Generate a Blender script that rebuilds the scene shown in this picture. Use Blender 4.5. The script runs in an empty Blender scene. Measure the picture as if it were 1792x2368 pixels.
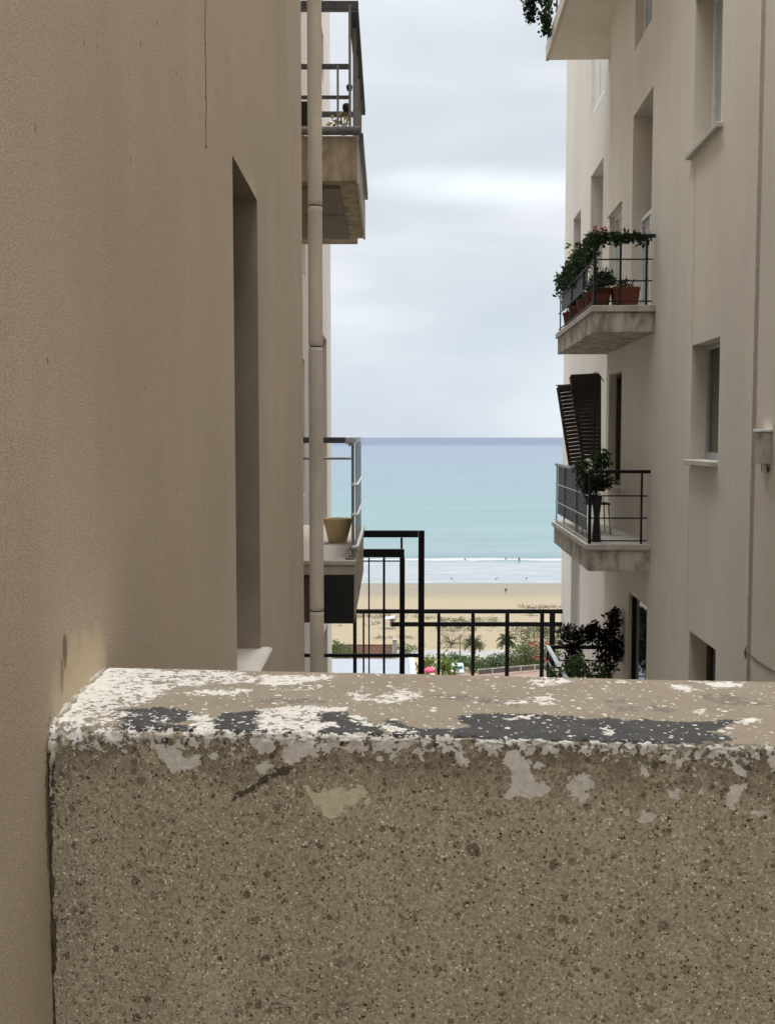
import bpy, math, random
import numpy as np
from math import radians as R, sin, cos, pi, tan, atan
from mathutils import Vector, Matrix, noise

random.seed(7)
sc = bpy.context.scene
C = sc.collection

# ---------------------------------------------------------------- camera
F, CX, CY = 2531.0, 896.0, 1184.0          # focal length and centre in photo pixels (1792 x 2368)
PITCH = atan(174.0/F)
cam = bpy.data.cameras.new('camera'); camo = bpy.data.objects.new('camera', cam); C.objects.link(camo)
cam.sensor_fit = 'VERTICAL'; cam.sensor_height = 36.0; cam.lens = 36.0*F/2368.0
cam.clip_start = 0.05; cam.clip_end = 60000
camo.location = (0, 0, 0); camo.rotation_euler = (pi/2-PITCH, 0, 0)
sc.camera = camo

# ---------------------------------------------------------------- world, sun, exposure
SUN_EL, SUN_AZ = R(60), R(8)             # azimuth measured from +Y towards +X
w = bpy.data.worlds.new('World'); sc.world = w; w.use_nodes = True
nt = w.node_tree; N = nt.nodes; L = nt.links; N.clear()
def wn(t, **k):
    n = N.new(t)
    for a, b in k.items(): setattr(n, a, b)
    return n
wo = wn('ShaderNodeOutputWorld'); bg = wn('ShaderNodeBackground'); L.new(bg.outputs[0], wo.inputs[0])
sky = wn('ShaderNodeTexSky', sky_type='NISHITA', sun_disc=False); sky.sun_elevation = SUN_EL; sky.sun_rotation = SUN_AZ
tc = wn('ShaderNodeTexCoord'); sep = wn('ShaderNodeSeparateXYZ'); L.new(tc.outputs['Generated'], sep.inputs[0])
mp = wn('ShaderNodeMapping'); mp.inputs['Scale'].default_value = (2.0, 2.0, 6.5); mp.inputs['Location'].default_value = (0.35, 0.0, 0.1)
L.new(tc.outputs['Generated'], mp.inputs[0])
nz = wn('ShaderNodeTexNoise'); nz.inputs['Scale'].default_value = 1.6; nz.inputs['Detail'].default_value = 5; nz.inputs['Roughness'].default_value = .48
nz.inputs['Distortion'].default_value = .3
L.new(mp.outputs[0], nz.inputs['Vector'])
cr = wn('ShaderNodeValToRGB'); L.new(nz.outputs[0], cr.inputs[0])
e = cr.color_ramp.elements
e[0].position = .30; e[0].color = (6.35, 6.85, 7.45, 1)
e[1].position = .70; e[1].color = (8.8, 9.0, 9.3, 1)
m1 = e.new(.5); m1.color = (7.2, 7.6, 8.05, 1)
# overcast sky: the unseen zenith is boosted far above the horizon
# as added overhead light for the alley walls
dt = wn('ShaderNodeVectorMath', operation='DOT_PRODUCT'); dt.inputs[1].default_value = (0, .02, 1.0); L.new(tc.outputs['Generated'], dt.inputs[0])
zm = wn('ShaderNodeMapRange', interpolation_type='SMOOTHSTEP'); zm.inputs[1].default_value = .62; zm.inputs[2].default_value = 1.0; zm.inputs[3].default_value = 1.0; zm.inputs[4].default_value = 11.0
L.new(dt.outputs['Value'], zm.inputs[0])
vm = wn('ShaderNodeVectorMath', operation='SCALE'); L.new(cr.outputs[0], vm.inputs[0]); L.new(zm.outputs[0], vm.inputs['Scale'])
# one thin bright streak of cloud over the sea and a pale break higher up
def streak(cx_, cz_, wx_, wz_, amt, prev):
    a = wn('ShaderNodeVectorMath', operation='SUBTRACT'); a.inputs[1].default_value = (cx_, 0, cz_)
    wob = wn('ShaderNodeVectorMath', operation='MULTIPLY_ADD'); L.new(nz.outputs['Color'], wob.inputs[0]); wob.inputs[1].default_value = (.10, 0, .05); L.new(tc.outputs['Generated'], wob.inputs[2]); L.new(wob.outputs[0], a.inputs[0])
    b = wn('ShaderNodeVectorMath', operation='MULTIPLY'); b.inputs[1].default_value = (1/wx_, 0, 1/wz_); L.new(a.outputs[0], b.inputs[0])
    l = wn('ShaderNodeVectorMath', operation='LENGTH'); L.new(b.outputs[0], l.inputs[0])
    r = wn('ShaderNodeMapRange', interpolation_type='SMOOTHSTEP'); r.inputs[1].default_value = 1; r.inputs[2].default_value = 0; r.inputs[3].default_value = 1; r.inputs[4].default_value = amt; L.new(l.outputs['Value'], r.inputs[0])
    q = wn('ShaderNodeVectorMath', operation='SCALE'); L.new(prev, q.inputs[0]); L.new(r.outputs[0], q.inputs['Scale']); return q.outputs[0]
skc = streak(.135, .244, .16, .024, 1.38, vm.outputs[0])
skt = wn('ShaderNodeMapRange', interpolation_type='SMOOTHSTEP'); skt.inputs[1].default_value = .0; skt.inputs[2].default_value = .2; L.new(sep.outputs[2], skt.inputs[0])
skm = wn('ShaderNodeMix', data_type='RGBA'); L.new(skt.outputs[0], skm.inputs[0]); skm.inputs[6].default_value = (.90, .95, 1.0, 1); skm.inputs[7].default_value = (1, 1, 1, 1)
skv = wn('ShaderNodeVectorMath', operation='MULTIPLY'); L.new(skc, skv.inputs[0]); L.new(skm.outputs[2], skv.inputs[1]); skc = skv.outputs[0]
skc = streak(.03, .40, .22, .10, 1.10, skc)
mx = wn('ShaderNodeMix', data_type='RGBA'); mx.inputs[0].default_value = .93
L.new(sky.outputs[0], mx.inputs[6]); L.new(skc, mx.inputs[7])
L.new(mx.outputs[2], bg.inputs[0]); bg.inputs[1].default_value = .0395
sl = bpy.data.lights.new('sun', 'SUN'); so = bpy.data.objects.new('sun', sl); C.objects.link(so)
sl.energy = .8; sl.angle = R(40); sl.color = (1, .95, .87)
sd = Vector((sin(SUN_AZ)*cos(SUN_EL), cos(SUN_AZ)*cos(SUN_EL), sin(SUN_EL)))
so.rotation_euler = sd.to_track_quat('Z', 'Y').to_euler(); so.location = (0, 0, 60)
sc.view_settings.view_transform = 'Standard'; sc.view_settings.look = 'None'
sc.view_settings.exposure = 1.42; sc.view_settings.gamma = 1

# ---------------------------------------------------------------- projection helpers (design time)
cp, sp = cos(PITCH), sin(PITCH)
def ray(u, v):
    a = (u-CX)/F; b = -(v-CY)/F
    return Vector((a, cp+b*sp, -sp+b*cp))
def at(u, v, y):
    d = ray(u, v); return d*(y/d.y)
def zat(v, y): return at(CX, v, y).z
def on_z(u, v, z):
    d = ray(u, v); return d*(z/d.z)
M_ = 92/F
LN = math.hypot(1, M_)
def fac(u, v, a=3.0):                      # point on the right hand facade plane x = a + M_*y -> (s, z)
    d = ray(u, v); k = a/(d.x-M_*d.y); return k*d.y*LN, k*d.z
class Fr:
    def __init__(s, ox, oy, tx, ty, nx, ny): s.o = (ox, oy); s.t = (tx, ty); s.n = (nx, ny)
    def __call__(s, a, o, z): return (s.o[0]+a*s.t[0]+o*s.n[0], s.o[1]+a*s.t[1]+o*s.n[1], z)
RT = Fr(3.0, 0, M_/LN, 1/LN, -1/LN, M_/LN)          # right building: s along the alley, o out into the alley
WING = 3.27
RW = Fr(WING, 0, M_/LN, 1/LN, -1/LN, M_/LN)
LX = -.46                                            # near left wall
LT = Fr(LX, 0, 0, 1, 1, 0)
LFX = -1.30
LF = Fr(LFX, 0, 0, 1, 1, 0)                          # left building's set back facade
ID = Fr(0, 0, 1, 0, 0, 1)

# ---------------------------------------------------------------- materials
def S(r, g, b):
    f = lambda c: ((c/255+.055)/1.055)**2.4 if c > 10 else c/255/12.92
    return (f(r), f(g), f(b), 1)
class Mat:
    def __init__(s, name, rough=.8, metallic=0, spec=.3):
        m = bpy.data.materials.new(name); m.use_nodes = True; s.m = m; s.nt = m.node_tree; s.N = s.nt.nodes; s.L = s.nt.links
        s.b = s.N['Principled BSDF']; s.b.inputs['Roughness'].default_value = rough; s.b.inputs['Metallic'].default_value = metallic
        s.b.inputs['Specular IOR Level'].default_value = spec
    def n(s, t, **k):
        n = s.N.new(t)
        for a, b in k.items(): setattr(n, a, b)
        return n
    def link(s, a, b): s.L.new(a, b)
    def obj(s, scale=None):
        t = s.n('ShaderNodeTexCoord').outputs['Object']
        if scale:
            mp = s.n('ShaderNodeMapping'); mp.inputs['Scale'].default_value = scale; s.link(t, mp.inputs[0]); t = mp.outputs[0]
        return t
    def pos(s, scale=None):
        t = s.n('ShaderNodeNewGeometry').outputs['Position']
        if scale:
            mp = s.n('ShaderNodeMapping'); mp.inputs['Scale'].default_value = scale; s.link(t, mp.inputs[0]); t = mp.outputs[0]
        return t
    def noise(s, vec, scale, detail=3, rough=.5, dist=0):
        n = s.n('ShaderNodeTexNoise'); s.link(vec, n.inputs['Vector']); n.inputs['Scale'].default_value = scale
        n.inputs['Detail'].default_value = detail; n.inputs['Roughness'].default_value = rough; n.inputs['Distortion'].default_value = dist
        return n.outputs[0]
    def vor(s, vec, scale, feature='F1', rand=1):
        n = s.n('ShaderNodeTexVoronoi', feature=feature); s.link(vec, n.inputs['Vector']); n.inputs['Scale'].default_value = scale
        n.inputs['Randomness'].default_value = rand
        return n
    def ramp(s, fac, stops, interp='LINEAR'):
        r = s.n('ShaderNodeValToRGB'); s.link(fac, r.inputs[0]); r.color_ramp.interpolation = interp
        e = r.color_ramp.elements
        for i, (p, c) in enumerate(stops):
            c = c if isinstance(c, (tuple, list)) else (c, c, c, 1)
            if i < 2: e[i].position = p; e[i].color = c
            else: q = e.new(p); q.color = c
        return r.outputs[0]
    def mix(s, fac, a, b, blend='MIX'):
        n = s.n('ShaderNodeMix', data_type='RGBA', blend_type=blend)
        for i, v in ((0, fac), (6, a), (7, b)):
            if hasattr(v, 'links') or isinstance(v, bpy.types.NodeSocket): s.link(v, n.inputs[i])
            else: n.inputs[i].default_value = v
        return n.outputs[2]
    def math(s, op, a, b=0, c=0, clamp=False):
        n = s.n('ShaderNodeMath', operation=op, use_clamp=clamp)
        for i, v in enumerate((a, b, c)):
            if isinstance(v, bpy.types.NodeSocket): s.link(v, n.inputs[i])
            else: n.inputs[i].default_value = v
        return n.outputs[0]
    def attr(s, name):
        n = s.n('ShaderNodeAttribute'); n.attribute_name = name; return n.outputs['Fac']
    def color(s, v):
        if isinstance(v, bpy.types.NodeSocket): s.link(v, s.b.inputs['Base Color'])
        else: s.b.inputs['Base Color'].default_value = v
    def bump(s, h, strength=.3, dist=.01):
        n = s.n('ShaderNodeBump'); s.link(h, n.inputs['Height']); n.inputs['Strength'].default_value = strength; n.inputs['Distance'].default_value = dist
        s.link(n.outputs[0], s.b.inputs['Normal']); return n

def simple(name, col, var=.12, scale=8, rough=.8, metallic=0, spec=.3, bump=.15, bscale=60, bdist=.003, stretch=(1, 1, 1)):
    m = Mat(name, rough, metallic, spec); p = m.pos(stretch)
    n = m.noise(p, scale, 5, .6)
    lo = tuple(c*(1-var) for c in col[:3])+(1,); hi = tuple(min(1, c*(1+var)) for c in col[:3])+(1,)
    m.color(m.ramp(n, [(.3, lo), (.7, hi)]))
    if bump: m.bump(m.noise(p, bscale, 3, .6), bump, bdist)
    return m.m

def stucco(name, col, fine=90, bstr=.35, bdist=.004, grain=.10, stains=.12, streak=.10, extra=None):
    m = Mat(name, .92, 0, .15); p = m.pos()
    big = m.noise(m.pos((.5, .5, .28)), 1.1, 5, .6)
    c = m.mix(m.ramp(big, [(.35, 0.0), (.72, 1.0)]), tuple(x*(1-stains) for x in col[:3])+(1,), tuple(min(1, x*(1+stains*.5)) for x in col[:3])+(1,))
    st = m.noise(m.pos((2.6, 2.6, .35)), 1.3, 3, .5)
    c = m.mix(m.ramp(st, [(.30, .0), (.75, 1.0)]), c, m.mix(1.0, c, (1-streak, 1-streak*1.05, 1-streak*1.1, 1), 'MULTIPLY'))
    f = m.noise(p, fine, 2, .6)
    g = m.ramp(f, [(.32, 1-grain*2), (.55, 1.0), (.72, 1+grain)])
    c = m.mix(1.0, c, g, 'MULTIPLY')
    # small dark pits
    v = m.vor(p, 9); pit = m.math('LESS_THAN', v.outputs['Distance'], .05)
    c = m.mix(m.math('MULTIPLY', pit, .45), c, S(60, 50, 40))
    if extra: c = extra(m, c, p)
    m.color(c)
    h = m.math('ADD', m.math('MULTIPLY', m.noise(p, fine*1.1, 3, .65), 1.0), m.math('MULTIPLY', m.noise(p, 3.0, 2, .5), 1.2))
    m.bump(h, bstr, bdist)
    return m.m

MT = {}
def corner_stains(m, c, p):
    # yellowed filler smear, rusty brown stains and grime where the parapet meets the wall
    s_ = m.n('ShaderNodeSeparateXYZ'); m.link(p, s_.inputs[0]); Y, Z = s_.outputs[1], s_.outputs[2]
    j1 = m.math('MULTIPLY', m.math('SUBTRACT', m.noise(p, 18, 4, .65), .5), 1.5)
    def blob(y0, z0, wy, wz, k=1.0, j=j1):
        a = m.math('DIVIDE', m.math('SUBTRACT', Y, y0), wy); b = m.math('DIVIDE', m.math('SUBTRACT', Z, z0), wz)
        r = m.math('SQRT', m.math('ADD', m.math('MULTIPLY', a, a), m.math('MULTIPLY', b, b)))
        return m.ramp(m.math('ADD', m.math('SUBTRACT', 1.0, r), m.math('MULTIPLY', j, k)), [(.0, 0.0), (.35, 1.0)])
    j2 = m.math('MULTIPLY', m.math('SUBTRACT', m.noise(p, 60, 4, .7), .5), 1.8)
    c = m.mix(m.math('MULTIPLY', blob(1.70, -.375, .22, .075), .6), c, (.78, .66, .44, 1))
    c = m.mix(m.math('MULTIPLY', blob(1.60, -.315, .016, .034, 1, j2), .8), c, (.20, .135, .08, 1))
    c = m.mix(m.math('MULTIPLY', blob(1.575, -.345, .012, .03, 1, j2), .6), c, (.24, .17, .11, 1))
    c = m.mix(m.math('MULTIPLY', blob(1.485, -.52, .020, .12, .9, j2), .8), c, (.12, .09, .06, 1))
    c = m.mix(m.math('MULTIPLY', blob(1.495, -.80, .014, .26, .9, j2), .7), c, (.14, .10, .07, 1))
    return c
MT['wallL'] = stucco('roughcast_near', (.73, .62, .485, 1), fine=330, bstr=.6, bdist=.003, grain=.14, stains=.20, streak=.03, extra=corner_stains)
MT['wallR'] = stucco('painted_render', (.74, .665, .565, 1), fine=60, bstr=.2, bdist=.003, grain=.04, stains=.10, streak=.05)
MT['wallF'] = stucco('pale_render', (.63, .585, .53, 1), fine=60, bstr=.15, grain=.03, stains=.08, streak=.04)
MT['joint'] = simple('rough_joint', (.44, .37, .31, 1), .25, 40, .95, bump=.6, bscale=120, bdist=.006)
def conc(name, col, dk, amount=.5):
    m = Mat(name, .9, 0, .2); p = m.pos((2.2, 2.2, 1.1))
    a = m.noise(p, 2.6, 6, .62, .5); b = m.noise(m.pos((9, 9, 1.2)), 1.3, 4, .6)
    f = m.ramp(a, [(.42, 0.0), (.60, 1.0)])
    c = m.mix(m.math('MULTIPLY', f, amount), col, dk)
    c = m.mix(m.ramp(b, [(.45, 0.0), (.7, amount*.6)]), c, dk)
    c = m.mix(1.0, c, m.ramp(m.noise(m.pos(), 70, 3, .6), [(.3, .88), (.7, 1.08)]), 'MULTIPLY')
    m.color(c); m.bump(m.noise(m.pos(), 80, 4, .6), .3, .004); return m.m
MT['conc'] = conc('weathered_concrete', (.54, .48, .40, 1), (.15, .135, .12, 1), .75)
MT['cap'] = conc('stone_coping', (.50, .46, .40, 1), (.26, .235, .20, 1), .5)
MT['concL'] = conc('stained_balcony_concrete', (.58, .49, .36, 1), (.30, .23, .15, 1), .8)
MT['floorL'] = conc('balcony_floor', (.56, .50, .43, 1), (.42, .38, .33, 1), .4)
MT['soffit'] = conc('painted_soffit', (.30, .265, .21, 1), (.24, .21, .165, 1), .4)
MT['black'] = simple('black_painted_steel', (.006, .006, .006, 1), .3, 20, .5, 0, .2, .1, 200, .001)
MT['dkgreen'] = simple('dark_green_steel', (.010, .014, .013, 1), .3, 20, .5, 0, .25, .1, 200, .001)
MT['blackpanel'] = simple('black_surface', (.012, .012, .012, 1), .35, 3, .55, 0, .4, .1, 30, .002)
MT['grey'] = simple('weathered_grey_metal', (.22, .21, .20, 1), .25, 14, .45, .2, .5, .1, 90, .001)
MT['dgrey'] = simple('dark_grey_metal', (.075, .072, .070, 1), .25, 14, .45, .2, .5, .1, 90, .001)
MT['alu'] = simple('pale_aluminium', (.48, .50, .52, 1), .12, 14, .35, .5, .5, .05, 90, .001)
MT['pipe'] = simple('painted_pipe', (.68, .61, .51, 1), .14, 5, .75, 0, .3, .3, 110, .002, (1, 1, .5))
MT['white'] = simple('white_painted_frame', (.74, .74, .72, 1), .06, 10, .45, 0, .4, .05)
MT['sill'] = conc('pale_stone_sill', (.56, .51, .44, 1), (.45, .41, .36, 1), .35)
MT['beige'] = simple('beige_blind', (.58, .55, .50, 1), .05, 10, .7, 0, .2, .05)
MT['brown'] = simple('brown_louvre', (.075, .056, .044, 1), .3, 10, .6, 0, .3, .1)
MT['terra'] = simple('terracotta', (.16, .052, .032, 1), .22, 9, .8, 0, .3, .2, 80, .002)
MT['ochre'] = simple('ochre_clay', (.62, .46, .27, 1), .12, 9, .75, 0, .3, .2, 90, .002)
MT['soil'] = simple('soil', (.05, .035, .025, 1), .3, 30, .95)
MT['bark'] = simple('bark', (.11, .08, .055, 1), .3, 20, .9, bump=.5, bscale=30, bdist=.01)
MT['screen'] = simple('dark_mesh_screen', (.045, .05, .056, 1), .2, 3, .6, 0, .4, .2, 220, .001)
MT['cable'] = simple('dark_cable', (.10, .085, .07, 1), .2, 30, .8)
MT['crack'] = simple('crack_dirt', (.17, .14, .105, 1), .3, 60, .95)
MT['plaster'] = simple('lumpy_plaster', (.56, .51, .43, 1), .35, 60, .95, bump=.7, bscale=140, bdist=.004)
MT['grime'] = simple('dark_grime', (.085, .065, .045, 1), .5, 70, .97, bump=.8, bscale=160, bdist=.004)
def glass(name, col, rough=.06, alpha=1):
    m = Mat(name, rough, 0, .8); p = m.pos(); m.color(m.ramp(m.noise(p, 1.2, 2), [(.3, tuple(c*.8 for c in col[:3])+(1,)), (.7, col)]))
    if alpha < 1: m.b.inputs['Alpha'].default_value = alpha
    return m.m
MT['glass'] = glass('window_glass', (.03, .033, .035, 1))
MT['glassp'] = glass('painted_sky_glass', (.42, .46, .47, 1), .04)  # pale base colour carries the sky's reflection
MT['glassrail'] = glass('tinted_balustrade_glass', (.13, .18, .20, 1), .35, .93)

def leafmat(name, cols, rough=.55, trans=.25):
    m = Mat(name, .75, 0, .12)
    g = m.n('ShaderNodeNewGeometry'); r = g.outputs['Random Per Island']
    c = m.ramp(r, [(i/(len(cols)-1), tuple(x)+(1,)) for i, x in enumerate(cols)])
    m.color(c)
    tr = m.n('ShaderNodeBsdfTranslucent'); m.link(c, tr.inputs[0])
    ms = m.n('ShaderNodeMixShader'); ms.inputs[0].default_value = trans
    m.link(m.b.outputs[0], ms.inputs[1]); m.link(tr.outputs[0], ms.inputs[2])
    m.link(ms.outputs[0], m.N['Material Output'].inputs[0])
    return m.m
MT['leaf'] = leafmat('dark_green_leaves', [(.012, .024, .010), (.024, .045, .017), (.042, .068, .026), (.018, .035, .016)])
MT['leafd'] = leafmat('very_dark_leaves', [(.006, .010, .007), (.011, .016, .009), (.016, .022, .012), (.020, .012, .020)])
MT['leafm'] = leafmat('mid_green_leaves', [(.035, .06, .025), (.06, .10, .035), (.085, .13, .05), (.045, .08, .03)])
MT['leafh'] = leafmat('hedge_leaves', [(.05, .075, .035), (.075, .11, .05), (.10, .14, .065), (.06, .09, .042)])
MT['palm'] = leafmat('palm_fronds', [(.045, .055, .022), (.07, .08, .035), (.09, .095, .045)])
MT['farwhite'] = simple('sunbleached_white', (.24, .24, .235, 1), .05, 5, .8)
MT['leafo'] = leafmat('olive_leaves', [(.07, .075, .035), (.10, .12, .05), (.13, .14, .07), (.09, .10, .05)])
MT['leafy'] = leafmat('yellow_green_leaves', [(.12, .15, .035), (.18, .21, .06), (.09, .13, .03), (.22, .22, .09)])
MT['dry'] = leafmat('dry_leaves', [(.30, .20, .06), (.38, .28, .08), (.20, .11, .05)])
MT['scrub'] = leafmat('grey_scrub', [(.16, .145, .095), (.22, .20, .13), (.11, .12, .07), (.18, .15, .11)])
MT['twig'] = leafmat('bare_twigs', [(.15, .125, .09), (.20, .17, .12), (.12, .10, .08)])
MT['pink'] = leafmat('pink_petals', [(.36, .07, .10), (.45, .13, .15), (.28, .05, .07)])
MT['violet'] = leafmat('violet_petals', [(.07, .03, .07), (.12, .05, .11), (.05, .025, .05)])
MT['red'] = leafmat('red_petals', [(.62, .06, .04), (.75, .12, .08), (.5, .04, .03)])

# ---------------------------------------------------------------- mesh builder
ORG = {}
class MB:
    def __init__(s, fr=None): s.v = []; s.f = []; s.fr = fr or ID
    def add(s, vs, fs, world=False):
        k = len(s.v); s.v += [tuple(p) if world else s.fr(*p) for p in vs]; s.f += [tuple(i+k for i in f) for f in fs]; return s
    def box(s, a0, a1, b0, b1, c0, c1):
        vs = [(a, b, c) for a in (a0, a1) for b in (b0, b1) for c in (c0, c1)]
        return s.add(vs, [(0, 1, 3, 2), (4, 6, 7, 5), (0, 4, 5, 1), (2, 3, 7, 6), (0, 2, 6, 4), (1, 5, 7, 3)])
    def bbox(s, a0, a1, b0, b1, c0, c1, r=.004):
        # box with small chamfers on every edge
        a0, a1 = sorted((a0, a1)); b0, b1 = sorted((b0, b1)); c0, c1 = sorted((c0, c1))
        r = min(r, (a1-a0)*.3, (b1-b0)*.3, (c1-c0)*.3)
        vs = []; idx = {}
        for i, (a, ai) in enumerate(((a0, 1), (a1, -1))):
            for j, (b, bi) in enumerate(((b0, 1), (b1, -1))):
                for k, (c, ci) in enumerate(((c0, 1), (c1, -1))):
                    idx[i, j, k] = len(vs)
                    vs += [(a, b+bi*r, c+ci*r), (a+ai*r, b, c+ci*r), (a+ai*r, b+bi*r, c)]
        g = lambda i, j, k, x: idx[i, j, k]+x
        fs = []
        for i in (0, 1): fs.append((g(i, 0, 0, 0), g(i, 0, 1, 0), g(i, 1, 1, 0), g(i, 1, 0, 0)))
        for j in (0, 1): fs.append((g(0, j, 0, 1), g(0, j, 1, 1), g(1, j, 1, 1), g(1, j, 0, 1)))
        for k in (0, 1): fs.append((g(0, 0, k, 2), g(0, 1, k, 2), g(1, 1, k, 2), g(1, 0, k, 2)))
        for i in (0, 1):
            for j in (0, 1):
                for k in (0, 1): fs.append((g(i, j, k, 0), g(i, j, k, 1), g(i, j, k, 2)))
        for i in (0, 1):
            for j in (0, 1): fs.append((g(i, j, 0, 0), g(i, j, 1, 0), g(i, j, 1, 1), g(i, j, 0, 1)))
            for k in (0, 1): fs.append((g(i, 0, k, 0), g(i, 1, k, 0), g(i, 1, k, 2), g(i, 0, k, 2)))
        for j in (0, 1):
            for k in (0, 1): fs.append((g(0, j, k, 1), g(1, j, k, 1), g(1, j, k, 2), g(0, j, k, 2)))
        return s.add(vs, fs)
    def quad(s, *p): return s.add(p, [(0, 1, 2, 3)])
    def slab_poly(s, pts, n):
        # solid from polygon of local points, pushed along vector n
        k = len(pts); q = [tuple(p[i]+n[i] for i in range(3)) for p in pts]
        return s.add(list(pts)+q, [tuple(range(k)), tuple(range(2*k-1, k-1, -1))]+[(i, (i+1) % k, k+(i+1) % k, k+i) for i in range(k)])
    def tube(s, pts, r, seg=8, cap=True, world=False):
        P = [Vector(p if world else s.fr(*p)) for p in pts]; rr = r if isinstance(r, (list, tuple)) else [r]*len(P)
        vs = []; fs = []
        for i, p in enumerate(P):
            d = (P[min(i+1, len(P)-1)]-P[max(i-1, 0)]).normalized()
            a = d.cross(Vector((0, 0, 1)))
            if a.length < .05: a = d.cross(Vector((0, 1, 0)))
            a.normalize(); b = d.cross(a).normalized()
            for j in range(seg):
                t = 2*pi*j/seg; vs.append(p+(a*cos(t)+b*sin(t))*rr[i])
        for i in range(len(P)-1):
            for j in range(seg): fs.append((i*seg+j, i*seg+(j+1) % seg, (i+1)*seg+(j+1) % seg, (i+1)*seg+j))
        if cap: fs += [tuple(range(seg)), tuple(range((len(P)-1)*seg+seg-1, (len(P)-1)*seg-1, -1))]
        return s.add(vs, fs, True)
    def lathe(s, c, prof, seg=28):
        vs = []; fs = []
        for (r, z) in prof:
            for j in range(seg): t = 2*pi*j/seg; vs.append((c[0]+r*cos(t), c[1]+r*sin(t), c[2]+z))
        for i in range(len(prof)-1):
            for j in range(seg): fs.append((i*seg+j, i*seg+(j+1) % seg, (i+1)*seg+(j+1) % seg, (i+1)*seg+j))
        return s.add(vs, fs, True)
    def leaf(s, p, size, rng, asp=.5, d=None):
        p = Vector(p)
        if d is None: d = Vector((rng.gauss(0, 1), rng.gauss(0, 1), rng.gauss(0, 1)))
        d = d.normalized(); q = d.cross(Vector((rng.gauss(0, 1), rng.gauss(0, 1), rng.gauss(0, 1))))
        if q.length < 1e-4: q = Vector((1, 0, 0))
        q.normalize(); nn = d.cross(q)
        l = size*rng.uniform(.7, 1.3)
        return s.add([p, p+d*l*.5+q*l*asp*.5+nn*l*.08, p+d*l, p+d*l*.5-q*l*asp*.5+nn*l*.08], [(0, 1, 2, 3)], True)
    def clump(s, c, r, n, size, rng, asp=.5, shell=.4):
        for _ in range(n):
            d = Vector((rng.gauss(0, 1), rng.gauss(0, 1), rng.gauss(0, 1))).normalized()
            k = rng.uniform(shell, 1)**.6
            p = Vector(c)+Vector((d.x*r[0], d.y*r[1], d.z*r[2]))*k
            s.leaf(p, size, rng, asp)
        return s
    def build(s, name, mat, parent=None, loc=None, smooth=False):
        if parent is not None: org = Vector(ORG[parent.name])
        else: org = Vector(loc if loc is not None else (0, 0, 0))
        me = bpy.data.meshes.new(name); me.from_pydata([(p[0]-org.x, p[1]-org.y, p[2]-org.z) for p in s.v], [], s.f); me.validate(); me.update()
        me.materials.append(mat)
        if smooth: me.polygons.foreach_set('use_smooth', [True]*len(me.polygons))
        o = bpy.data.objects.new(name, me); C.objects.link(o)
        if parent is not None: o.parent = parent
        else: o.location = org
        ORG[o.name] = tuple(org)
        return o
def build_each(mb, name, mat, parent, gap=.02, smooth=False):
    par_ = list(range(len(mb.v)))
    def fd(a):
        while par_[a] != a: par_[a] = par_[par_[a]]; a = par_[a]
        return a
    for f in mb.f:
        for i in f[1:]:
            a, b = fd(f[0]), fd(i)
            if a != b: par_[b] = a
    comp = {}
    for k, f in enumerate(mb.f): comp.setdefault(fd(f[0]), []).append(k)
    items = []
    for fs in comp.values():
        vs = sorted({i for k in fs for i in mb.f[k]}); P = np.array([mb.v[i] for i in vs]); items.append([fs, P.min(0), P.max(0)])
    done = False
    while not done:
        done = True
        for i in range(len(items)):
            for j in range(i+1, len(items)):
                if (items[i][1]-gap <= items[j][2]).all() and (items[j][1]-gap <= items[i][2]).all():
                    items[i] = [items[i][0]+items[j][0], np.minimum(items[i][1], items[j][1]), np.maximum(items[i][2], items[j][2])]; items.pop(j); done = False; break
            if not done: break
    out = []
    for fs, a, b in items:
        m2 = MB(); ix = {}
        for k in fs:
            for i in mb.f[k]:
                if i not in ix: ix[i] = len(m2.v); m2.v.append(mb.v[i])
            m2.f.append(tuple(ix[i] for i in mb.f[k]))
        out.append(m2.build(name, mat, parent, smooth=smooth))
    return out
def tag(o, label=None, cat=None, group=None, kind=None):
    if label: o['label'] = label
    if cat: o['category'] = cat
    if group: o['group'] = group
    if kind: o['kind'] = kind
    return o
def empty(name, loc, label, cat, group=None):
    o = bpy.data.objects.new(name, None); C.objects.link(o); o.location = loc; o.empty_display_size = .2
    ORG[o.name] = tuple(loc); return tag(o, label, cat, group)
def copy_tree(o, loc, label=None, scale=1, rz=0):
    c = o.copy(); C.objects.link(c); c.location = loc; c.scale = (scale,)*3; c.rotation_euler = (0, 0, rz)
    if label: c['label'] = label
    for ch in o.children:
        d = ch.copy(); C.objects.link(d); d.parent = c
        for g in ch.children:
            e_ = g.copy(); C.objects.link(e_); e_.parent = d
    return c

def wall_openings(fr, s0, s1, z0, z1, ops, depth):
    """front sheet with rectangular openings and their reveals; op = (s0, s1, z0, z1[, depth])"""
    mb = MB(fr)
    S_ = sorted({s0, s1, *[o[0] for o in ops], *[o[1] for o in ops]}); Z_ = sorted({z0, z1, *[o[2] for o in ops], *[o[3] for o in ops]})
    for a, b in zip(S_, S_[1:]):
        for c, d in zip(Z_, Z_[1:]):
            ms, mz = (a+b)/2, (c+d)/2
            if any(o[0] < ms < o[1] and o[2] < mz < o[3] for o in ops): continue
            mb.quad((a, 0, c), (b, 0, c), (b, 0, d), (a, 0, d))
    for o in ops:
        a, b, c, d = o[:4]; q = -(o[4] if len(o) > 4 else depth)
        mb.quad((a, 0, c), (a, q, c), (a, q, d), (a, 0, d)); mb.quad((b, 0, c), (b, q, c), (b, q, d), (b, 0, d))
        mb.quad((a, 0, c), (b, 0, c), (b, q, c), (a, q, c)); mb.quad((a, 0, d), (b, 0, d), (b, q, d), (a, q, d))
    return mb
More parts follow.
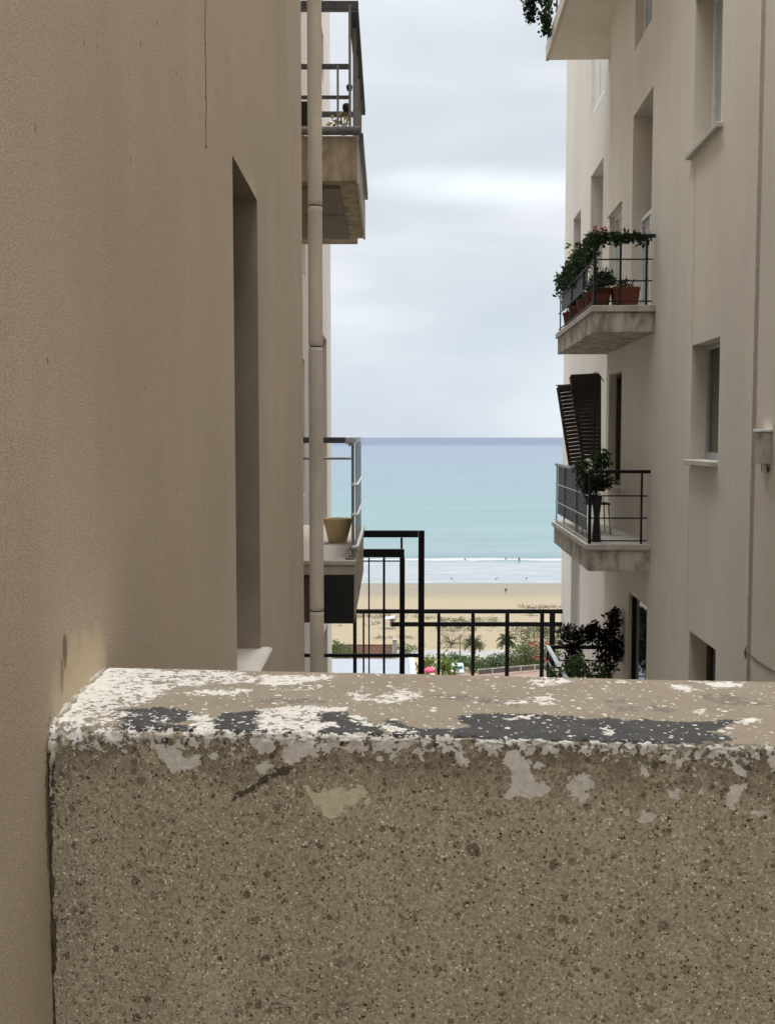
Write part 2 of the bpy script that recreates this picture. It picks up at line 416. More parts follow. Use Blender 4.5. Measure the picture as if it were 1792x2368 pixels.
def window(fr, parent, op, o_in, fw=.05, fmat='white', gmat='glass', mull=0, label=None):
    a, b, c, d = op[:4]; m = MB(fr); t = .045
    m.bbox(a+.003, a+fw, o_in-t, o_in, c+.003, d-.003); m.bbox(b-fw, b-.003, o_in-t, o_in, c+.003, d-.003)
    m.bbox(a+fw, b-fw, o_in-t, o_in-.002, d-fw, d-.003); m.bbox(a+fw, b-fw, o_in-t, o_in-.002, c+.003, c+fw*1.5)
    for k in range(mull):
        x = a+(b-a)*(k+1)/(mull+1); m.bbox(x-fw*.5, x+fw*.5, o_in-t, o_in-.003, c+fw*1.5, d-fw)
    f = m.build('window', MT[fmat], parent)
    if label: f['label'] = label
    g = MB(fr); g.box(a+.002, b-.002, o_in-t-.02, o_in-t+.012, c+.002, d-.002); g.build('pane', MT[gmat], f)
    return f

# ================================================================ SETTING
def smooth(a, b, x): t = max(0, min(1, (x-a)/(b-a))); return t*t*(3-2*t)
SEA = -35.0
prof = [(-60, -13), (10, -13.5), (40, -17), (70, -22), (100, -27.5), (125, -31.2), (143, -32.0), (163, -32.0), (166, -32.3), (200, -33.2), (235, -34.2), (262, -35.05), (300, -36.5), (330, -38)]
def gz(y):
    for (a, za), (b, zb) in zip(prof, prof[1:]):
        if a <= y <= b: return za+(zb-za)*(y-a)/(b-a)
    return prof[-1][1] if y > 0 else prof[0][1]
g = MB(); xs = [-3000, -1200, -500, -250]+[-120+i*4 for i in range(61)]+[250, 500, 1200, 3000]; ys = [-60, -20, 10, 25, 40, 55, 70, 85, 100, 112, 125, 134]+[143+i*3 for i in range(41)]+[280, 330]
vs = []
for y in ys:
    for x in xs:
        k = smooth(168, 180, y)*(1-smooth(240, 258, y))
        vs.append((x, y, gz(y)+k*.35*noise.noise(Vector((x*.07, y*.09, 3)))+k*.12*noise.noise(Vector((x*.3, y*.3, 3)))))
nx = len(xs)
g.add(vs, [(j*nx+i, j*nx+i+1, (j+1)*nx+i+1, (j+1)*nx+i) for j in range(len(ys)-1) for i in range(nx-1)])
m = Mat('sand_ground', .95, 0, .1); p = m.pos(); sx = m.n('ShaderNodeSeparateXYZ'); m.link(p, sx.inputs[0])
yy = sx.outputs[1]
mr = m.n('ShaderNodeMapRange'); mr.inputs[1].default_value = 120; mr.inputs[2].default_value = 270; wob = m.math('MULTIPLY', m.math('SUBTRACT', m.noise(m.pos((.03, .03, 1)), 1, 3), .5), 4.0)
m.link(m.math('ADD', yy, wob), mr.inputs[0])
pp = lambda y: (y-120)/150
c = m.ramp(mr.outputs[0], [(pp(120), (.16, .13, .08, 1)), (pp(150), (.30, .24, .16, 1)), (pp(166), (0.1909, 0.1531, 0.0994, 1)), (pp(228), (0.1909, 0.1557, 0.1058, 1)), (pp(238), (0.1531, 0.1299, 0.0966, 1)), (pp(258), (0.1402, 0.1237, 0.0966, 1)), (pp(266), (0.1333, 0.1264, 0.1095, 1))])
v1 = m.noise(m.pos((.12, .5, 1)), 1.0, 5, .6)
c = m.mix(1.0, c, m.ramp(v1, [(.3, .93), (.65, 1.04)]), 'MULTIPLY')
# vehicle tracks running along the beach
def band(m, y, c0, hw): return m.math('LESS_THAN', m.math('ABSOLUTE', m.math('SUBTRACT', y, c0)), hw)
yw = m.math('ADD', yy, m.math('MULTIPLY', m.noise(m.pos((.02, .0, 0)), 1, 2), 3.0))
tr = None
for c0, hw in ((241.5, .8), (236.5, .7), (233.0, .5), (229.0, .45)):
    b_ = band(m, yw, c0, hw); tr = b_ if tr is None else m.math('MAXIMUM', tr, b_)
c = m.mix(m.math('MULTIPLY', tr, m.ramp(m.noise(m.pos((.08, .3, 1)), 1, 3), [(.35, .15), (.6, .6)])), c, (.125, .098, .066, 1))
m.color(c); m.bump(m.noise(m.pos(), 1.2, 5, .6), .3, .15)
tag(g.build('ground', m.m, smooth=True), kind='structure')

# sea
se = MB(); ys2 = [255, 262, 300, 340, 400, 600, 1000, 2000, 5000, 12000, 45000]; xs2 = [-40000, -6000, -1000, -200, 0, 200, 1000, 6000, 40000]
se.add([(x, y, SEA) for y in ys2 for x in xs2], [(j*9+i, j*9+i+1, (j+1)*9+i+1, (j+1)*9+i) for j in range(len(ys2)-1) for i in range(8)])
m = Mat('sea_water', .38, 0, .35); sx = m.n('ShaderNodeSeparateXYZ'); m.link(m.pos(), sx.inputs[0]); yy = sx.outputs[1]
iv = m.math('DIVIDE', 260.0, yy)           # 1 at the shore, 0 at the horizon
wb = m.math('MULTIPLY', m.math('SUBTRACT', m.noise(m.pos((.0012, .004, 1)), 1, 4, .6), .5), .05)
iw = m.math('ADD', iv, m.math('MULTIPLY', wb, iv))
c = m.ramp(iw, [(0.0, (.026, .040, .104, 1)), (.052, (.030, .043, .104, 1)), (.064, (.078, .104, .158, 1)), (.16, (.088, .122, .160, 1)), (.33, (.088, .135, .154, 1)), (.50, (.092, .148, .158, 1)), (.68, (.100, .152, .159, 1)), (.80, (.108, .152, .158, 1)), (.825, (.070, .118, .125, 1)), (.84, (.11, .15, .155, 1))])
# swell streaks
sw = m.noise(m.pos((.006, .045, 1)), 1.0, 6, .62)
c = m.mix(1.0, c, (.84, .84, .84, 1), 'MULTIPLY')
c = m.mix(m.ramp(sw, [(.42, .0), (.62, .42)]), c, (0.036, 0.088, 0.096, 1))
sw2 = m.noise(m.pos((.02, .16, 1)), 1.0, 5, .6)
c = m.mix(m.ramp(sw2, [(.50, .0), (.72, .22)]), c, (0.104, 0.111, 0.106, 1))
# shallow foam wash and breakers
wash = m.ramp(yy, [(0, 0.0), (1, 0.0)])
yn = m.math('ADD', yy, m.math('MULTIPLY', m.math('SUBTRACT', m.noise(m.pos((.05, .12, 1)), 1, 5, .65), .5), 9.0))
inw = m.math('LESS_THAN', yn, 305.0)
fo = m.noise(m.pos((.07, .35, 1)), 1.0, 6, .7)
foamc = m.ramp(fo, [(.38, (.115, .132, .140, 1)), (.52, (.145, .154, .162, 1)), (.66, (.20, .205, .212, 1))])
c = m.mix(inw, c, foamc)
def fband(c0, hw, amt, thr):
    b1 = m.math('SUBTRACT', 1.0, m.math('DIVIDE', m.math('ABSOLUTE', m.math('SUBTRACT', yn, c0)), hw), clamp=True)
    b2 = m.math('GREATER_THAN', m.math('ADD', b1, m.math('MULTIPLY', m.math('SUBTRACT', m.noise(m.pos((.09, .5, 1)), 1.3, 5, .7), .5), 1.4)), thr)
    return m.math('MULTIPLY', b2, amt)
for a_ in ((311.5, 5.5, .97, .45), (289, 3.0, .4, .8), (281, 3.5, .4, .8)):
    c = m.mix(fband(*a_), c, (0.232, 0.229, 0.228, 1))
m.color(c)
rr = m.math('MULTIPLY', iv, .15); m.link(m.math('ADD', rr, .45), m.b.inputs['Roughness'])
m.bump(m.noise(m.pos((.15, .6, 1)), 1.0, 5, .65), .35, .35)
tag(se.build('sea', m.m), kind='structure')

# promenade road and its kerbs
rd = MB(); rd.box(-400, 400, 157, 162.5, -32.4, -31.93)
tag(rd.build('promenade', simple('grey_paving', (.185, .175, .16, 1), .08, .6, .9)), kind='structure')
# terrace the photographer stands on
tf = MB(); tf.box(LX-.2, 3.3, -9, 1.66, -1.72, -1.52)
tag(tf.build('terrace_floor', MT['cap']), kind='structure')

# ================================================================ PARAPET (foreground)
ZT = -.40
BL = on_z(241, 1541, ZT); BR = on_z(1792, 1574, ZT); FRt = on_z(1792, 1727, ZT)
T = Vector((BR.x-BL.x, BR.y-BL.y, 0)).normalized(); Nn = Vector((-T.y, T.x, 0))
W = (BR-FRt).dot(Nn)
O = FRt - T*((FRt.x-LX)/T.x); O.z = 0           # front line meets the left wall plane
def ploc(p): q = Vector(p)-O; return q.dot(T), q.dot(Nn), p[2]
def top_uv(u, v): q = ploc(on_z(u, v, ZT)); return q[0], q[1]
def front_uv(u, v):
    d = ray(u, v); k = O.dot(Nn)/Vector(d).dot(Nn); p = d*k; q = ploc(p); return q[0], p.z
ts = list(np.arange(-.06, 1.30, .0026))+list(np.arange(1.31, 3.7, .03))
prof_q = []          # (kind, n, z) with the arc radius resolved per column
arc = 9
q_f = list(np.arange(-1.56, -.86, .05))+list(np.arange(-.86, ZT-.032, .0028))
q_t = list(np.arange(.032, W-.03, .0028))
nprof = len(q_f)+arc+len(q_t)+arc+8
V = np.zeros((len(ts)*nprof, 3)); U = np.zeros((len(ts)*nprof, 2)); K = np.zeros(len(ts)*nprof)
i = 0
n1 = noise.noise
for t in ts:
    left = math.exp(-max(0, t-.0)/.10)
    r = .0085+.026*left+.004*n1(Vector((t*9, 0, 0)))+.003*n1(Vector((t*45, 0, 5)))+.002*n1(Vector((t*140, 3, 5)))
    r = max(.004, r)
    rb = .012+.002*n1(Vector((t*20, 7, 0)))
    lift = .003*n1(Vector((t*3, 1, 1)))
    base = O+T*t
    def put(n, z, uu, vv, k):
        global i
        P_ = base+Nn*n; V[i] = (P_.x, P_.y, z); U[i] = (uu, vv); K[i] = k; i += 1
    zt = ZT+lift*.4
    for z in q_f:
        zz = z if z < ZT-.10 else z+(zt-r-(ZT-.0348))*((z-(ZT-.10))/.0652)
        rough = .0011*n1(Vector((t*70, z*70, 0)))+.0022*n1(Vector((t*11, z*11, 2)))
        put(-rough*.9, zz, t, zz, 0)
    for j in range(arc):
        a = (j+.5)/arc*pi/2
        ch = .0036*n1(Vector((t*110, j*.6, 9)))+.0034*n1(Vector((t*45, j*.3, 19)))+.0016*n1(Vector((t*240, j*1.1, 3)))
        rr_ = r+ch*1.15
        put(r-rr_*cos(a), zt-r+rr_*sin(a), t, r-r*cos(a) if a > pi/4 else zt-r+r*sin(a), 1 if a > pi/4 else 0)
    for n in q_t:
        nn_ = n if n > .10 else r+(n-.032)*(.10-r)/.068
        rough = .0006*n1(Vector((t*60, n*60, 4)))+.0015*n1(Vector((t*8, n*8, 6)))
        put(nn_, zt+rough, t, nn_, 1)
    for j in range(arc):
        a = (j+.5)/arc*pi/2
        put(W-rb+rb*sin(a), zt-rb+rb*cos(a), t, W-rb+rb*sin(a), 1)
    for j in range(8):
        put(W, zt-rb-.001-j*.17, t, 0, 2)
nc = len(ts)
faces = []
for c_ in range(nc-1):
    for j in range(nprof-1):
        a = c_*nprof+j; faces.append((a, a+nprof, a+nprof+1, a+1))
# --- hand placed paint masks, traced in the photo and carried onto the wall's own surface
def polyA(pts, ox, oy, k): return [(ox+x*k, oy+y*k) for x, y in pts]
A_ = lambda pts: polyA(pts, 0, 1480, .4182)
B_ = lambda pts: polyA(pts, 600, 1500, .3584)
C_ = lambda pts: polyA(pts, 1100, 1500, .4134)
front_white = [
 A_([(860, 600), (930, 572), (965, 600), (1000, 605), (1020, 650), (1050, 645), (1095, 630), (1110, 680), (1060, 715), (990, 732), (930, 705), (890, 665)]),
 A_([(1148, 630), (1180, 612), (1208, 635), (1190, 658), (1160, 650)]),
 B_([(120, 560), (360, 560), (380, 600), (340, 640), (390, 700), (300, 690), (265, 720), (215, 752), (150, 745), (135, 680), (160, 620)]),
 B_([(-60, 560), (60, 590), (90, 650), (50, 690), (-20, 650), (-80, 610)]),
 B_([(0, 725), (50, 720), (85, 755), (50, 800), (0, 808), (-25, 770)]),
 B_([(410, 580), (460, 590), (520, 625), (600, 622), (700, 622), (705, 665), (540, 672), (480, 650), (415, 660)]),
 B_([(690, 530), (770, 530), (795, 590), (845, 620), (840, 660), (770, 660), (730, 680), (725, 640), (700, 580)]),
 B_([(870, 600), (920, 580), (1010, 560), (1010, 600), (960, 645), (900, 650)]),
 B_([(750, 688), (790, 682), (795, 722), (755, 715)]), B_([(812, 715), (870, 685), (888, 700), (840, 732)]),
 B_([(1215, 620), (1270, 640), (1330, 680), (1350, 735), (1320, 752), (1260, 745), (1265, 700)]),
 B_([(1165, 650), (1200, 640), (1230, 668), (1190, 684)]), B_([(1035, 700), (1050, 680), (1060, 720), (1035, 725)]),
 B_([(210, 780), (235, 770), (222, 802)]),
 C_([(170, 560), (250, 560), (245, 600), (310, 630), (310, 690), (350, 750), (385, 730), (415, 805), (330, 855), (250, 825), (175, 835), (200, 780), (195, 700), (160, 650)]),
 C_([(505, 750), (560, 690), (635, 690), (630, 740), (665, 755), (630, 800), (625, 860), (580, 865), (560, 840), (540, 868), (535, 800), (505, 785)]),
 C_([(895, 690), (935, 650), (965, 690), (960, 725), (925, 712)]),
 C_([(1015, 620), (1050, 575), (1100, 600), (1155, 640), (1130, 665), (1080, 650)]),
 C_([(1400, 885), (1410, 800), (1430, 765), (1510, 770), (1470, 830), (1445, 895)]),
 C_([(1420, 635), (1445, 640), (1515, 700), (1480, 712), (1450, 680)]),
 C_([(1450, 585), (1490, 600), (1530, 640), (1500, 652)]),
 C_([(1068, 842), (1075, 800), (1122, 795), (1115, 842)]),
 C_([(910, 935), (935, 908), (990, 938), (960, 962), (920, 960)]),
 C_([(1530, 920), (1560, 880), (1570, 905), (1625, 915), (1580, 940)]), C_([(1540, 860), (1565, 845), (1570, 868)]),
 C_([(1205, 655), (1225, 660), (1240, 705), (1222, 712)]), C_([(330, 660), (350, 635), (382, 662), (340, 672)]),
 C_([(250, 535), (480, 535), (470, 580), (380, 565), (270, 560)]), C_([(500, 540), (620, 535), (670, 575), (640, 590), (580, 570)]),
 C_([(1240, 780), (1270, 772), (1288, 805), (1260, 802)]), C_([(1650, 640), (1674, 615), (1690, 680), (1660, 672)]),
 C_([(850, 540), (880, 535), (870, 565)]), C_([(940, 545), (960, 560), (980, 605), (955, 595)]),
]
front_cream = [B_([(280, 880), (340, 880), (330, 912), (395, 930), (410, 895), (450, 915), (540, 885), (565, 935), (620, 895), (665, 885), (695, 935), (645, 975), (600, 1022), (540, 1010), (520, 1090), (440, 1092), (400, 1040), (350, 1000), (320, 940)]), B_([(665, 985), (700, 975), (720, 995), (690, 1010)])]
top_white = [ # (polygon, density 0..1)
 (A_([(420, 330), (520, 270), (560, 240), (640, 200), (640, 175), (780, 170), (860, 150), (1300, 165), (1420, 215), (1400, 240), (1000, 250), (900, 285), (840, 330), (760, 350), (560, 355)]), .66),
 (A_([(600, 143), (760, 146), (740, 160), (620, 158)]), .9), (A_([(1030, 285), (1200, 270), (1380, 275), (1370, 298), (1180, 302), (1040, 305)]), .7),
 (A_([(1440, 200), (1674, 205), (1674, 235), (1460, 232)]), .8), (A_([(430, 330), (560, 330), (660, 350), (560, 375), (470, 360)]), .55),
 (B_([(0, 170), (460, 178), (430, 205), (300, 215), (200, 235), (0, 232)]), .85), (B_([(60, 245), (400, 240), (370, 262), (120, 262)]), .5),
 (B_([(730, 330), (800, 300), (860, 255), (940, 262), (1030, 290), (1000, 320), (880, 348), (760, 345)]), .66),
 (B_([(570, 285), (700, 290), (690, 330), (620, 335)]), .6),
 (B_([(0, 390), (250, 370), (400, 372), (545, 378), (520, 400), (360, 420), (420, 500), (380, 545), (100, 550), (0, 545)]), .72),
 (B_([(430, 470), (500, 480), (515, 505), (440, 510)]), .85), (B_([(560, 425), (640, 430), (740, 500), (700, 500), (600, 460)]), .7),
 (B_([(800, 470), (850, 480), (960, 540), (880, 560), (800, 510)]), .62),
 (C_([(300, 160), (480, 165), (590, 175), (480, 190), (430, 210), (330, 195)]), .68),
 (C_([(320, 275), (400, 255), (450, 285), (400, 315), (340, 300)]), .72), (C_([(165, 290), (280, 285), (290, 305), (180, 308)]), .6),
 (C_([(1080, 198), (1140, 195), (1240, 232), (1190, 242), (1100, 215)]), .9), (C_([(1200, 178), (1480, 182), (1470, 215), (1380, 222), (1280, 200)]), .85),
 (C_([(1480, 390), (1560, 385), (1560, 405), (1500, 420)]), .9), (C_([(170, 395), (320, 368), (330, 382), (200, 402)]), .8), (C_([(720, 448), (760, 448), (800, 475), (740, 475)]), .8),
 (C_([(780, 178), (850, 180), (850, 190), (790, 190)]), .9), (C_([(1225, 335), (1270, 335), (1260, 365), (1230, 360)]), .8),
 (A_([(1060, 425), (1160, 405), (1190, 480), (1130, 500), (1060, 490)]), .75),
 (A_([(840, 410), (940, 425), (930, 450), (860, 445)]), .5),
]
top_dark = [
 A_([(590, 388), (700, 378), (900, 370), (1040, 385), (1085, 410), (1060, 440), (900, 462), (720, 470), (640, 430)]),
 A_([(1170, 440), (1260, 400), (1400, 388), (1480, 392), (1400, 440), (1460, 500), (1250, 505), (1180, 470)]),
 B_([(350, 425), (480, 405), (560, 410), (640, 450), (760, 485), (830, 560), (430, 570), (150, 560), (-20, 560), (-20, 520), (400, 520)]),
 B_([(790, 462), (850, 452), (1000, 510), (1100, 520), (1240, 515), (1240, 580), (850, 575)]),
 B_([(1255, 450), (1340, 420), (1674, 418), (1720, 440), (1720, 590), (1230, 580), (1230, 520), (1370, 505), (1290, 470)]),
 A_([(640, 455), (1100, 470), (1700, 480), (1700, 560), (1200, 560), (700, 520)]),
 C_([(-20, 365), (330, 362), (520, 375), (600, 390), (760, 385), (830, 405), (940, 395), (1060, 405), (1240, 410), (1440, 398), (1470, 405), (1400, 440), (1310, 465), (1440, 500), (1380, 530), (700, 530), (-20, 515)]),
]
top_grey = [ # fainter worn patches
 B_([(0, 335), (100, 318), (200, 330), (330, 325), (460, 345), (420, 352), (120, 350)]),
 B_([(1090, 302), (1390, 308), (1370, 335), (1280, 345), (1160, 325)]), B_([(1400, 315), (1540, 320), (1520, 350), (1420, 350)]), B_([(1560, 330), (1680, 325), (1680, 380), (1580, 360)]),
 C_([(-5, 275), (60, 275), (130, 300), (20, 310)]), C_([(140, 280), (260, 285), (240, 315), (150, 305)]),
 C_([(740, 290), (830, 290), (830, 305), (745, 305)]), C_([(745, 325), (820, 325), (830, 350), (780, 360)]), C_([(850, 325), (915, 325), (900, 345), (860, 345)]), C_([(980, 315), (1110, 325), (1090, 350), (1000, 345)]),
 C_([(1250, 255), (1420, 265), (1640, 300), (1600, 315), (1350, 305)]), C_([(1630, 320), (1690, 320), (1690, 350)]),
]
def sdf(pts, X, Y):
    x = np.array([p[0] for p in pts]); y = np.array([p[1] for p in pts]); n = len(pts)
    d = np.full(X.shape, 1e9); inside = np.zeros(X.shape, bool)
    for a in range(n):
        b = (a+1) % n
        ex, ey = x[b]-x[a], y[b]-y[a]; wx, wy = X-x[a], Y-y[a]
        k = np.clip((wx*ex+wy*ey)/(ex*ex+ey*ey+1e-12), 0, 1)
        d = np.minimum(d, np.hypot(wx-k*ex, wy-k*ey))
        c1 = (y[a] > Y) != (y[b] > Y)
        with np.errstate(divide='ignore', invalid='ignore'):
            xi = ex*(Y-y[a])/(y[b]-y[a]+1e-12)+x[a]
        inside ^= c1 & (X < xi)
    return np.where(inside, d, -d)
Xu, Yu = U[:, 0], U[:, 1]
isF = K == 0; isT = K == 1
white = np.full(len(V), -1.0); dark = np.full(len(V), -1.0); cream = np.full(len(V), -1.0); grey = np.full(len(V), -1.0)
def apply(arr, pts, mask, proj, width, hi=1.0):
    q = [proj(*p) for p in pts]
    x0, x1 = min(p[0] for p in q)-.05, max(p[0] for p in q)+.05
    y0, y1 = min(p[1] for p in q)-.05, max(p[1] for p in q)+.05
    s_ = np.nonzero(mask & (Xu > x0) & (Xu < x1) & (Yu > y0) & (Yu < y1))[0]
    if len(s_) == 0: return
    d = sdf(q, Xu[s_], Yu[s_]); val = np.clip(d/width, -1, hi); arr[s_] = np.maximum(arr[s_], val)
for pl in front_white: apply(white, pl, isF, front_uv, .0105)
for pl in front_cream: apply(cream, pl, isF, front_uv, .008)
for pl, dn in top_white: apply(white, pl, isT, top_uv, .022, (dn-.56)*1.35)
for pl in top_dark: apply(dark, pl, isT, top_uv, .013)
for pl in top_grey: apply(grey, pl, isT, top_uv, .02, .12)
# the crumbling white band that follows the front arris, and the worn left end
edge = np.where(isF, ZT-Yu, Yu)
edge = np.clip(edge, 0, 1)
lf = np.exp(-np.clip(Xu, 0, 9)/.14)
bw = np.where(isF, .018+.016*lf+.012*np.abs(np.sin(Xu*23)*np.sin(Xu*9.1)), .008+.02*lf)
near_edge = np.clip((bw-edge)/(bw)*1.0, -1, 1)*.55+.02
sel = (isF | isT) & (edge < bw*2)
white[sel] = np.maximum(white[sel], near_edge[sel]-.28)
sel = isT & (Xu < .10) ; white[sel] = np.maximum(white[sel], .22-(Xu[sel]/.10)*.5)
stain = np.clip(1-(ZT-Yu)/.085, 0, 1)*isF
for pl in (A_([(1285, 890), (1300, 868), (1400, 800), (1460, 752), (1560, 690), (1640, 700), (1590, 745), (1480, 775), (1400, 825)]), A_([(205, 560), (240, 540), (262, 600), (258, 700), (225, 650)]), A_([(268, 430), (292, 430), (300, 700), (305, 1000), (275, 1000), (268, 700)])): apply(grey, pl, isF, front_uv, .010, .35)
me = bpy.data.meshes.new('parapet'); loc0 = (O.x+T.x*.5, O.y+T.y*.5, -1.52)
me.from_pydata((V-np.array(loc0)).tolist(), [], faces); me.update()
for nm, ar in (('white', white), ('dark', dark), ('cream', cream), ('worn', grey), ('topside', (isT | (K == 2)).astype(float)), ('damp', stain)):
    a_ = me.attributes.new(nm, 'FLOAT', 'POINT'); a_.data.foreach_set('value', ar.astype(np.float32))
me.polygons.foreach_set('use_smooth', [True]*len(me.polygons))
par = bpy.data.objects.new('parapet', me); C.objects.link(par); par.location = loc0; ORG['parapet'] = loc0
tag(par, 'thick foreground concrete parapet with flaking white and grey paint along its top', 'parapet wall')
m = Mat('flaking_concrete', .9, 0, .2); p = m.obj()
wv = m.attr('white'); dv = m.attr('dark'); cv = m.attr('cream'); gv = m.attr('worn'); tv = m.attr('topside'); sv = m.attr('damp')
nA = m.noise(p, 105, 3, .6, .4); nB = m.noise(p, 42, 3, .6, .3); nC = m.noise(p, 260, 2, .5)
jag = m.math('ADD', m.math('MULTIPLY', m.math('SUBTRACT', nA, .5), 2.4), m.math('MULTIPLY', m.math('SUBTRACT', nB, .5), 1.6))
jag = m.math('ADD', jag, m.math('MULTIPLY', m.math('SUBTRACT', nC, .5), .6))
def thr(val, j, soft=.06):
    r_ = m.n('ShaderNodeMapRange'); r_.inputs[1].default_value = -soft; r_.inputs[2].default_value = soft
    m.link(m.math('ADD', val, j), r_.inputs[0]); return r_.outputs[0]
# --- front: exposed aggregate
base = m.ramp(m.noise(p, 5.5, 5, .62), [(.25, (.44, .38, .275, 1)), (.75, (.56, .485, .35, 1))])
drip = m.noise(m.obj((9, 9, 1.1)), 1.0, 4, .6)
base = m.mix(1.0, base, m.ramp(drip, [(.35, .92), (.62, 1.04)]), 'MULTIPLY')
mott = m.noise(p, 190, 3, .65)
base = m.mix(1.0, base, m.ramp(mott, [(.33, .66), (.5, 1.0), (.68, 1.28)]), 'MULTIPLY')
pw = m.n('ShaderNodeVectorMath', operation='ADD'); 
nd = m.n('ShaderNodeTexNoise'); nd.inputs['Scale'].default_value = 160; m.link(p, nd.inputs['Vector'])
sc_ = m.n('ShaderNodeVectorMath', operation='SCALE'); sc_.inputs['Scale'].default_value = .007; m.link(nd.outputs['Color'], sc_.inputs[0])
m.link(p, pw.inputs[0]); m.link(sc_.outputs[0], pw.inputs[1]); pj = pw.outputs[0]
def grains(scale, dens, rad, col, amt, prev, vec=pj):
    v_ = m.vor(vec, scale); sepc = m.n('ShaderNodeSeparateColor'); m.link(v_.outputs['Color'], sepc.inputs[0])
    a1 = m.math('LESS_THAN', sepc.outputs[0], dens)
    rd_ = m.math('MULTIPLY', m.math('ADD', m.math('MULTIPLY', sepc.outputs[1], .8), .35), rad)
    a2 = m.math('LESS_THAN', v_.outputs['Distance'], rd_)
    k = m.math('MULTIPLY', m.math('MULTIPLY', a1, a2), m.math('MULTIPLY', m.math('ADD', m.math('MULTIPLY', sepc.outputs[2], .7), .3), amt))
    return m.mix(k, prev, col), k
clus = m.ramp(m.noise(p, 22, 2, .5), [(.35, .35), (.65, 1.0)])
base, k1 = grains(70, .20, .44, (.13, .10, .07, 1), .8, base)
base, k9 = grains(38, .07, .34, (.17, .14, .10, 1), .8, base)
base, k2 = grains(120, .30, .42, (.15, .12, .083, 1), .75, base)
base, k8 = grains(165, .22, .42, (.075, .058, .04, 1), .9, base)
base, k3 = grains(260, .26, .44, (.03, .023, .016, 1), 1.0, base)
base, k7 = grains(180, .22, .42, (.66, .58, .45, 1), .7, base)
base, k4 = grains(100, .09, .36, (.74, .66, .53, 1), .85, base)
base, k5 = grains(290, .22, .46, (1.0, .95, .84, 1), 1.0, base)
base = m.mix(m.math('MULTIPLY', m.ramp(nB, [(.36, 0.0), (.50, 1.0)]), m.math('MULTIPLY', sv, .95)), base, (.155, .125, .092, 1))
pit = m.vor(pj, 95); ps_ = m.n('ShaderNodeSeparateColor'); m.link(pit.outputs['Color'], ps_.inputs[0])
base = m.mix(m.math('MULTIPLY', m.math('LESS_THAN', pit.outputs['Distance'], m.math('MULTIPLY', ps_.outputs[0], .5)), m.math('MULTIPLY', m.math('LESS_THAN', ps_.outputs[1], .4), sv)), base, (.05, .04, .03, 1))
base = m.mix(m.math('MULTIPLY', thr(gv, m.math('MULTIPLY', jag, .9)), .85), base, (.06, .048, .035, 1))
# --- top: smooth paint film
topc = m.ramp(m.noise(p, 9, 4, .6), [(.3, (.295, .245, .18, 1)), (.7, (.345, .29, .22, 1))])
topc = m.mix(1.0, topc, m.ramp(m.noise(p, 330, 2, .6), [(.3, .90), (.7, 1.06)]), 'MULTIPLY')
topc, k6 = grains(60, .14, .22, (.15, .125, .10, 1), .7, topc)
topc = m.mix(m.math('MULTIPLY', thr(gv, jag), .72), topc, (.17, .155, .14, 1))
dkc = m.ramp(m.noise(p, 30, 4, .6), [(.3, (.058, .056, .054, 1)), (.7, (.088, .085, .081, 1))])
topc = m.mix(thr(dv, m.math('MULTIPLY', jag, 1.0)), topc, dkc)
c = m.mix(tv, base, topc)
# cream filler and white flakes
crc = m.ramp(m.noise(p, 90, 4, .7), [(.3, (.66, .60, .42, 1)), (.7, (.84, .77, .57, 1))])
c = m.mix(thr(cv, m.math('MULTIPLY', jag, .55)), c, crc)
whc = m.ramp(m.noise(p, 120, 4, .7), [(.3, (.66, .62, .56, 1)), (.7, (.90, .85, .78, 1))])
wmask = thr(wv, m.math('MULTIPLY', jag, 1.0), .04)
# loose flecks everywhere on top
fl = m.vor(pj, 62); fs_ = m.n('ShaderNodeSeparateColor'); m.link(fl.outputs['Color'], fs_.inputs[0])
fk = m.math('MULTIPLY', m.math('LESS_THAN', fs_.outputs[0], .45), m.math('LESS_THAN', fl.outputs['Distance'], m.math('MULTIPLY', fs_.outputs[1], .34)))
fl2 = m.vor(pj, 130); fs2 = m.n('ShaderNodeSeparateColor'); m.link(fl2.outputs['Color'], fs2.inputs[0])
fk2 = m.math('MULTIPLY', m.math('LESS_THAN', fs2.outputs[0], .42), m.math('LESS_THAN', fl2.outputs['Distance'], m.math('MULTIPLY', fs2.outputs[1], .36)))
flk = m.math('MULTIPLY', m.math('MAXIMUM', fk, fk2), tv)
wm = m.math('MAXIMUM', wmask, flk)
c = m.mix(wm, c, whc)
m.color(c)
hh = m.math('ADD', m.math('MULTIPLY', wm, .9), m.math('MULTIPLY', m.noise(p, 210, 4, .7), m.math('SUBTRACT', 1.0, m.math('MULTIPLY', tv, .75))))
hh = m.math('SUBTRACT', hh, m.math('MULTIPLY', k3, .8))
m.bump(hh, .85, .0030)
me.materials.append(m.m)
YE = LX/ray(701, 1000).x*ray(701, 1000).y
def und(y, z):
    k = smooth(.2, .6, y)
    q = -.004+.0075*n1(Vector((y*1.6, z*.30, 11)))+.0016*n1(Vector((y*5, z*2.8, 2)))+.0012*n1(Vector((y*24, z*24, 1)))
    return q*k*(1-smooth(YE-.3, YE, y))*(1-.8*smooth(1.2, 1.45, y)*(1-smooth(2.0, 2.3, y)))-.028*smooth(1.35, 1.92, y)*(1-smooth(1.92, 2.65, y))-.004*smooth(1.2, 1.4, y)*(1-smooth(1.6, 1.9, y))
